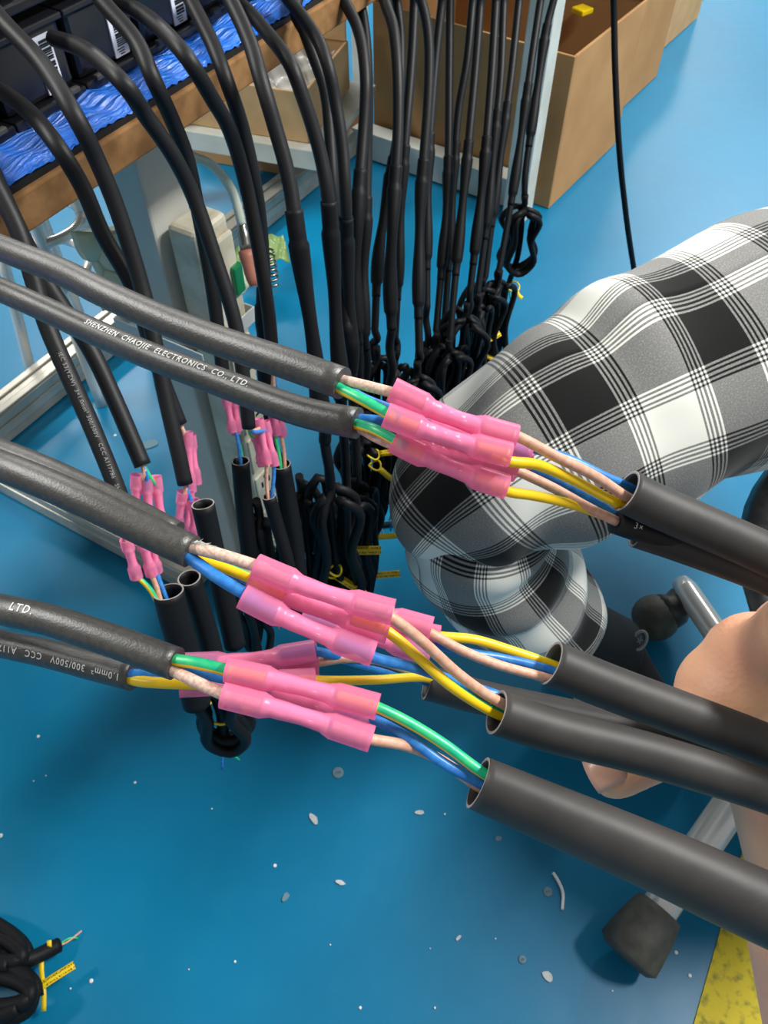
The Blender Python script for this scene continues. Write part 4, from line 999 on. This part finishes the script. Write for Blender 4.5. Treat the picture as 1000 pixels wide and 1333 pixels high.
def wav(s, g): return sum(am * math.sin(fq * s + m_ * g + ph) for (fq, m_, ph, am) in waves)
def thigh_folds(s, g, L, r):
    near = math.exp(-((s - (L - 0.10)) / 0.12) ** 2); top = max(0, math.cos(g - 0.2)) ** 2
    d = wav(s, g) * (0.0010 + 0.0007 * near) * min(1, r / 0.05)
    d += 0.022 * math.exp(-((s - (L - 0.19)) / 0.07) ** 2) * max(0, math.cos(g - 3.80)) ** 1.5         # cloth sagging under the thigh
    d += 0.010 * math.exp(-((s - (L - 0.245)) / 0.022) ** 2) * top - 0.007 * math.exp(-((s - (L - 0.205)) / 0.016) ** 2) * top
    d += 0.0045 * near * math.sin(70 * s + 3.0 * g) * max(0, math.cos(g - 4.3)) ** 1.2
    return d
def shin_folds(s, g, L, r):
    return wav(s + 3, g) * 0.0009 + 0.0055 * math.sin(s * 95 + 1.3 * math.sin(g + 0.6) + 0.8 * math.sin(2 * g)) * (0.7 + .3 * math.sin(g * 3))
b = MB(); uvs = []
cloth([HIP + (0.16, 0.07, 0.015), HIP + (0, 0, 0.005), (0.40, 0.588, 0.537), (0.27, 0.535, 0.520), (0.17, 0.494, 0.498), (0.112, 0.470, 0.474), (0.072, 0.455, 0.440), (0.046, 0.446, 0.402), (0.040, 0.443, 0.385)],
      [0.118, 0.120, 0.114, 0.104, 0.091, 0.082, 0.072, 0.046, 0.004], 170, 96, thigh_folds, (0.036, 0.02), b, uvs)
cloth([(0.115, 0.470, 0.490), (0.088, 0.456, 0.43), (0.092, 0.453, 0.38), (0.118, 0.455, 0.325), (0.150, 0.458, 0.27), (0.180, 0.462, 0.215), (0.188, 0.463, 0.200)],
      [0.040, 0.066, 0.074, 0.077, 0.076, 0.073, 0.072], 90, 96, shin_folds, (0.07, 0.05), b, uvs)
tr = b.build('trousers', M['plaid'], pe, smooth=True, uvs=uvs)
sm = tr.modifiers.new('thick', 'SOLIDIFY'); sm.thickness = 0.002; sm.offset = -1
# shoe: toe tucked back under the stool, heel and ankle showing
ank = np.array([0.298, 0.492, 0.080]); fd = np.array([0.93, -0.36, 0]); fd = np.array([0.42, -0.91, 0.0]); fd /= np.linalg.norm(fd); fp_ = np.cross(AZ, fd)
heel = ank + fd * 0.0 - AZ * ank[2]
def shoe_ring(t, z, wid):
    return heel + fd * t
prof = [(-0.055, 0.030, 0.075), (-0.03, 0.036, 0.105), (0.01, 0.040, 0.10), (0.04, 0.043, 0.08), (0.08, 0.046, 0.060), (0.11, 0.044, 0.05), (0.13, 0.036, 0.04), (0.145, 0.015, 0.028)]
PR_ = crom(np.array(prof), 26); vs = []; seg = 20
for (t, w_, h_) in PR_:
    for k in range(seg):
        g = 2 * math.pi * k / seg; ex = 0.75
        x = math.copysign(abs(math.cos(g)) ** ex, math.cos(g)); y = math.copysign(abs(math.sin(g)) ** ex, math.sin(g))
        vs.append(heel + fd * t + fp_ * w_ * x + AZ * (0.024 + max(0.0, h_ - 0.02) * (0.5 + 0.5 * y)))
fs = [(i * seg + k, i * seg + (k + 1) % seg, (i + 1) * seg + (k + 1) % seg, (i + 1) * seg + k) for i in range(25) for k in range(seg)] + [tuple(range(seg - 1, -1, -1)), tuple(25 * seg + k for k in range(seg))]
b = MB(); b.add(vs, fs); sh = b.build('shoe', M['shoe'], pe, smooth=True)
vs = []
for (t, w_, h_) in PR_:
    for (x, z) in ((-1.28, 0.001), (-1.32, 0.016), (-1.28, 0.036), (-0.9, 0.038), (0.9, 0.038), (1.28, 0.036), (1.32, 0.016), (1.28, 0.001)):
        vs.append(heel + fd * (t * 1.03) + fp_ * (w_ * x) + AZ * z)
fs = [(i * 8 + k, i * 8 + (k + 1) % 8, (i + 1) * 8 + (k + 1) % 8, (i + 1) * 8 + k) for i in range(25) for k in range(8)] + [tuple(range(7, -1, -1)), tuple(25 * 8 + k for k in range(8))]
b = MB(); b.add(vs, fs); b.build('sole', M['sole'], sh, smooth=False, bevel=0.002)
# collar and ankle patch
tube('ankle_collar', [ank + (-0.002, 0, -0.03), ank + (-0.014, -0.002, 0.02), (0.225, 0.470, 0.155), (0.178, 0.462, 0.22)], np.array([0.046, 0.045, 0.046, 0.050, 0.052, 0.052]), M['shoe'], sh, 20, n=6)
pn = U(828, 835, 1) - np.array([0, 0, CAMH]); pn /= np.linalg.norm(pn)
pcen = np.array([0.3165, 0.478, 0.130]); pax = np.cross(pn, (0, 0, 1)); pax /= np.linalg.norm(pax); pay = np.cross(pax, pn)
b = MB(); a = np.linspace(0, 2 * math.pi, 25)
sweep(b, np.array([pcen + 0.011 * (0.7 * math.cos(g) * pax + 1.1 * math.sin(g) * pay) for g in a]), 0.0022, 6, caps=False)
for k in range(5):
    g = k * 2 * math.pi / 5 + 0.4; d0 = math.cos(g) * 0.7 * pax + math.sin(g) * pay; d1 = -math.sin(g) * 0.7 * pax + math.cos(g) * pay
    b.add([pcen + d1 * 0.0018 - pn * .001, pcen + d0 * 0.006 - pn * .001, pcen - d1 * 0.0018 - pn * .001], [(0, 1, 2)])
b.build('ankle_patch', M['patch'], sh, smooth=True)

# ------------------------------------------------------------------ stool the person sits on
sl = empty('seat_stool', (0.56, 0.36, 0)); tag(sl, 'stool with black seat and chrome legs on black rubber feet under the person', 'stool')
scx, scy = 0.535, 0.375
b = MB(); sweep(b, np.array([(scx, scy, z) for z in (0.375, 0.382, 0.40, 0.418, 0.424)]), np.array([0.185, 0.205, 0.212, 0.205, 0.18]), 48); b.build('seat', M['seat'], sl, smooth=True)
hub = np.array([0.470, 0.372, 0.0]); rl_ = 0.0195
tube('column', [hub + AZ * 0.05, hub + AZ * 0.2, hub + (0.03, 0.002, 0.376)], 0.024, M['chrome'], sl, 20, n=8)
def boot(arm, tip, d, r):
    bb = MB(); P = np.array([tip - d * 0.012, tip - d * 0.006, tip + d * 0.022, tip + d * 0.044, tip + d * 0.052, tip + d * 0.0525])
    sweep(bb, P, np.array([r * 1.35, r * 1.75, r * 1.62, r * 1.42, r * 1.32, r * 1.05]), 24); return bb.build('rubber_foot', M['foot_rubber'], arm, smooth=True)
def arm_(tip, r=0.0195, end=None):
    tip = np.array(tip, float); h0 = hub + AZ * 0.105; d = h0 - tip; d /= np.linalg.norm(d)
    P = crom([tip, tip + d * 0.12, h0], 16)
    return tube('base_arm', P, np.r_[r * 0.75, np.full(15, r)], M['chrome'], sl, 20), d
ft = UZ(812, 1243, 0.0); ft[2] = 0.036
a_, d_ = arm_(ft); boot(a_, ft, d_, rl_)
e1 = UZ(886, 757, 0.062); a_, d_ = arm_(e1, 0.0165)
cb = UZ(853, 804, 0.034); bb = MB(); th_ = np.linspace(-math.pi / 2, math.pi / 2, 12); cx_ = np.array([0.86, 0.35, 0.37]); cx_ /= np.linalg.norm(cx_)
sweep(bb, np.array([cb + cx_ * 0.030 * math.sin(q) for q in th_]), np.array([max(0.001, 0.033 * math.cos(q) ** 0.8) for q in th_]), 24)
bb.build('rubber_foot', M['foot_rubber'], a_, smooth=True)
tube('foot_bracket', [cb + cx_ * 0.015, cb + cx_ * 0.035, e1 + (0.0, -0.012, -0.006)], np.array([0.028, 0.026, 0.020, 0.014]), M['seat'], a_, 16, n=4)
for q in (305, 20):
    tp = hub + np.array([math.cos(math.radians(q)) * 0.27, math.sin(math.radians(q)) * 0.27, 0.036]); a_, d_ = arm_(tp); boot(a_, tp, d_, rl_)

# ------------------------------------------------------------------ hand under the tubes
def blob(caps, voxel, name, m, parent=None, smooth=6):
    b = MB()
    for (p0, p1, r0, r1) in caps:
        p0, p1 = np.array(p0), np.array(p1); n = 10
        d = p1 - p0; L = np.linalg.norm(d) + 1e-9; d = d / L
        P = []; R = []
        for a in np.linspace(-math.pi / 2, 0, 5)[:-1]: P.append(p0 + d * r0 * math.sin(a)); R.append(max(1e-4, r0 * math.cos(a)))
        for t in np.linspace(0, 1, n): P.append(p0 + d * L * t); R.append(r0 + (r1 - r0) * t)
        for a in np.linspace(0, math.pi / 2, 5)[1:]: P.append(p1 + d * r1 * math.sin(a)); R.append(max(1e-4, r1 * math.cos(a)))
        sweep(b, np.array(P), np.array(R), 16)
    o = b.build(name, None, None, smooth=True)
    r = o.modifiers.new('r', 'REMESH'); r.mode = 'VOXEL'; r.voxel_size = voxel; r.use_smooth_shade = True
    s = o.modifiers.new('s', 'SMOOTH'); s.iterations = smooth; s.factor = 0.5
    me = evaluated(o); bpy.data.objects.remove(o)
    return link(name, me, parent, m)
H = U3
hd = empty('hand', U(1010, 1000, .30)); tag(hd, 'bare hand under the bundle of black shrink tubes, thumb pointing left', 'hand')
caps = []
def chain(pts, rads):
    for k in range(len(pts) - 1): caps.append((pts[k], pts[k + 1], rads[k], rads[k + 1]))
# forearm and wrist
chain(H([(1175, 1700, .40), (1100, 1400, .345), (1064, 1210, .315)]), [.036, .030, .027])
# palm fan
wr = U(1064, 1210, .315)
for (x, y, t, r) in ((985, 868, .296, .021), (1045, 840, .305, .021), (1105, 850, .318, .020), (1160, 885, .330, .018)):
    caps.append((wr, U(x, y, t), .021, r))
caps.append((U(1040, 1060, .312), U(985, 905, .300), .022, .024))
caps.append((U(1010, 960, .305), U(955, 905, .300), .022, .022))
# thumb
chain(H([(1010, 985, .304), (945, 935, .300), (880, 965, .292), (800, 1008, .286)]), [.021, .0170, .0112, .0092])
# fingers: bent up round the tubes on the far side, tips out of the frame
for (k, (x, y, t, r)) in enumerate(((985, 868, .296, .0125), (1045, 840, .305, .0120), (1105, 850, .318, .0115), (1160, 885, .330, .0100))):
    chain(H([(x, y, t), (x + 52, y - 50, t - .030), (x + 122, y - 10, t - .062), (x + 150, y + 55, t - .070)]), [r * 1.15, r, r * 0.9, r * 0.78])
hb = blob(caps, 0.0022, 'hand_skin', M['skin'], hd, 8)
# thumbnail
nb = MB(); tn = U(788, 1003, .2778); nx = U(760, 1018, .2778) - U(800, 998, .2778); nx /= np.linalg.norm(nx); nz = np.array([0, 0, CAMH]) - tn; nz -= nx * (nz @ nx); nz /= np.linalg.norm(nz); ny = np.cross(nz, nx)
vs = []
for i in range(7):
    for j in range(7):
        a = (i - 3) / 3; c = (j - 3) / 3
        vs.append(tn + nx * 0.0062 * a * (1 - 0.12 * c * c) + ny * 0.0056 * c + nz * (-0.0022 * c * c - 0.0012 * a * a + 0.0004))
nb.add(vs, [(i * 7 + j, i * 7 + j + 1, (i + 1) * 7 + j + 1, (i + 1) * 7 + j) for i in range(6) for j in range(6)])
o = nb.build('thumbnail', M['nail'], hd, smooth=True); s = o.modifiers.new('t', 'SOLIDIFY'); s.thickness = 0.0006

# ------------------------------------------------------------------ litter on the floor
def disc(px, py, r, label, m='debris_grey', h=0.0015):
    c = UZ(px, py, 0); b = MB()
    sweep(b, np.array([c + AZ * z for z in (0.0003, h * .6, h, h * 0.7)]), np.array([r, r, r * .8, r * .45]), 14)
    tag(b.build('scrap_disc', M[m], None, smooth=True), label, 'floor scrap', 'small scraps on the floor')
def flake(px, py, l, w, a, label, m='debris'):
    c = UZ(px, py, 0); b = MB(); d = np.array([math.cos(a), math.sin(a), 0]); p = np.array([-d[1], d[0], 0]); R_ = random.Random(px)
    top = []; n = 9
    for k in range(n):
        g = 2 * math.pi * k / n; q = 0.75 + 0.35 * R_.random(); top.append(c + d * l * q * math.cos(g) + p * w * q * math.sin(g) + AZ * 0.0018)
    bot = [t - AZ * 0.0015 for t in top]
    b.add(top + bot, [tuple(range(n)), tuple(range(2 * n - 1, n - 1, -1))] + [(k, n + k, n + (k + 1) % n, (k + 1) % n) for k in range(n)])
    tag(b.build('scrap_flake', M[m], None), label, 'floor scrap', 'small scraps on the floor')
disc(440, 1006, 0.0075, 'round grey scrap disc on the floor below the lowest pink connector')
disc(713, 1161, 0.0055, 'small grey disc on the floor beside the curved white strip')
disc(680, 1249, 0.0045, 'small grey disc on the floor left of the pale flake near the rubber foot')
flake(408, 1066, .0085, .0042, -0.9, 'pale elongated flake on the floor under the grey disc')
flake(443, 1149, .0070, .0028, -0.25, 'thin pale flake on the floor in the lower middle')
flake(546, 1058, .0070, .0026, 0.1, 'faint pale flake on the floor left of the lowest tube mouth')
flake(713, 1271, .0070, .0050, -0.8, 'irregular pale flake on the floor left of the stool rubber foot')
flake(597, 1221, .0045, .0018, 0.8, 'tiny pale sliver on the floor in the lower middle right')
flake(649, 1092, .0050, .0035, 0.3, 'dim grey flake on the floor just under the lowest tube', 'debris_grey')
flake(372, 1168, .0060, .0035, 0.9, 'dim grey smear-like flake on the floor at lower middle left', 'debris_grey')
flake(193, 580, .018, .010, 0.5, 'dull oval scuff flake on the floor under the table near the leg', 'debris_grey')
o = tube('plastic_strip', [UZ(720, 1136, .002), UZ(727, 1147, .0025), UZ(733, 1163, .0025), UZ(732, 1184, .002)], 0.0019, M['debris_white'], None, 8, n=16)
tag(o, 'curved white plastic strip on the floor below the lowest tube', 'floor scrap')
b = MB()
for (px, py, r) in ((358, 1127, .0024), (50, 959, .0024), (176, 1019, .0020), (119, 1277, .0026), (92, 1287, .0012), (306, 1252, .0016), (276, 1053, .0012), (1, 1088, .003), (880, 1240, .0024), (898, 1270, .0024), (797, 1290, .0012), (579, 1060, .0014), (246, 1262, .0010), (150, 567, .003), (469, 1312, .0018), (566, 1312, .0014), (430, 1230, .001), (645, 1222, .001), (60, 1010, .001), (44, 1017, .001), (560, 1235, .0008)):
    c = UZ(px, py, 0); sweep(b, np.array([c + AZ * 0.0004, c + AZ * 0.0012, c + AZ * 0.0018]), np.array([r, r * .9, r * .4]), 7)
tag(b.build('floor_specks', M['debris_white'], None, smooth=True), 'scattered tiny white specks on the blue floor', 'specks', kind='stuff')
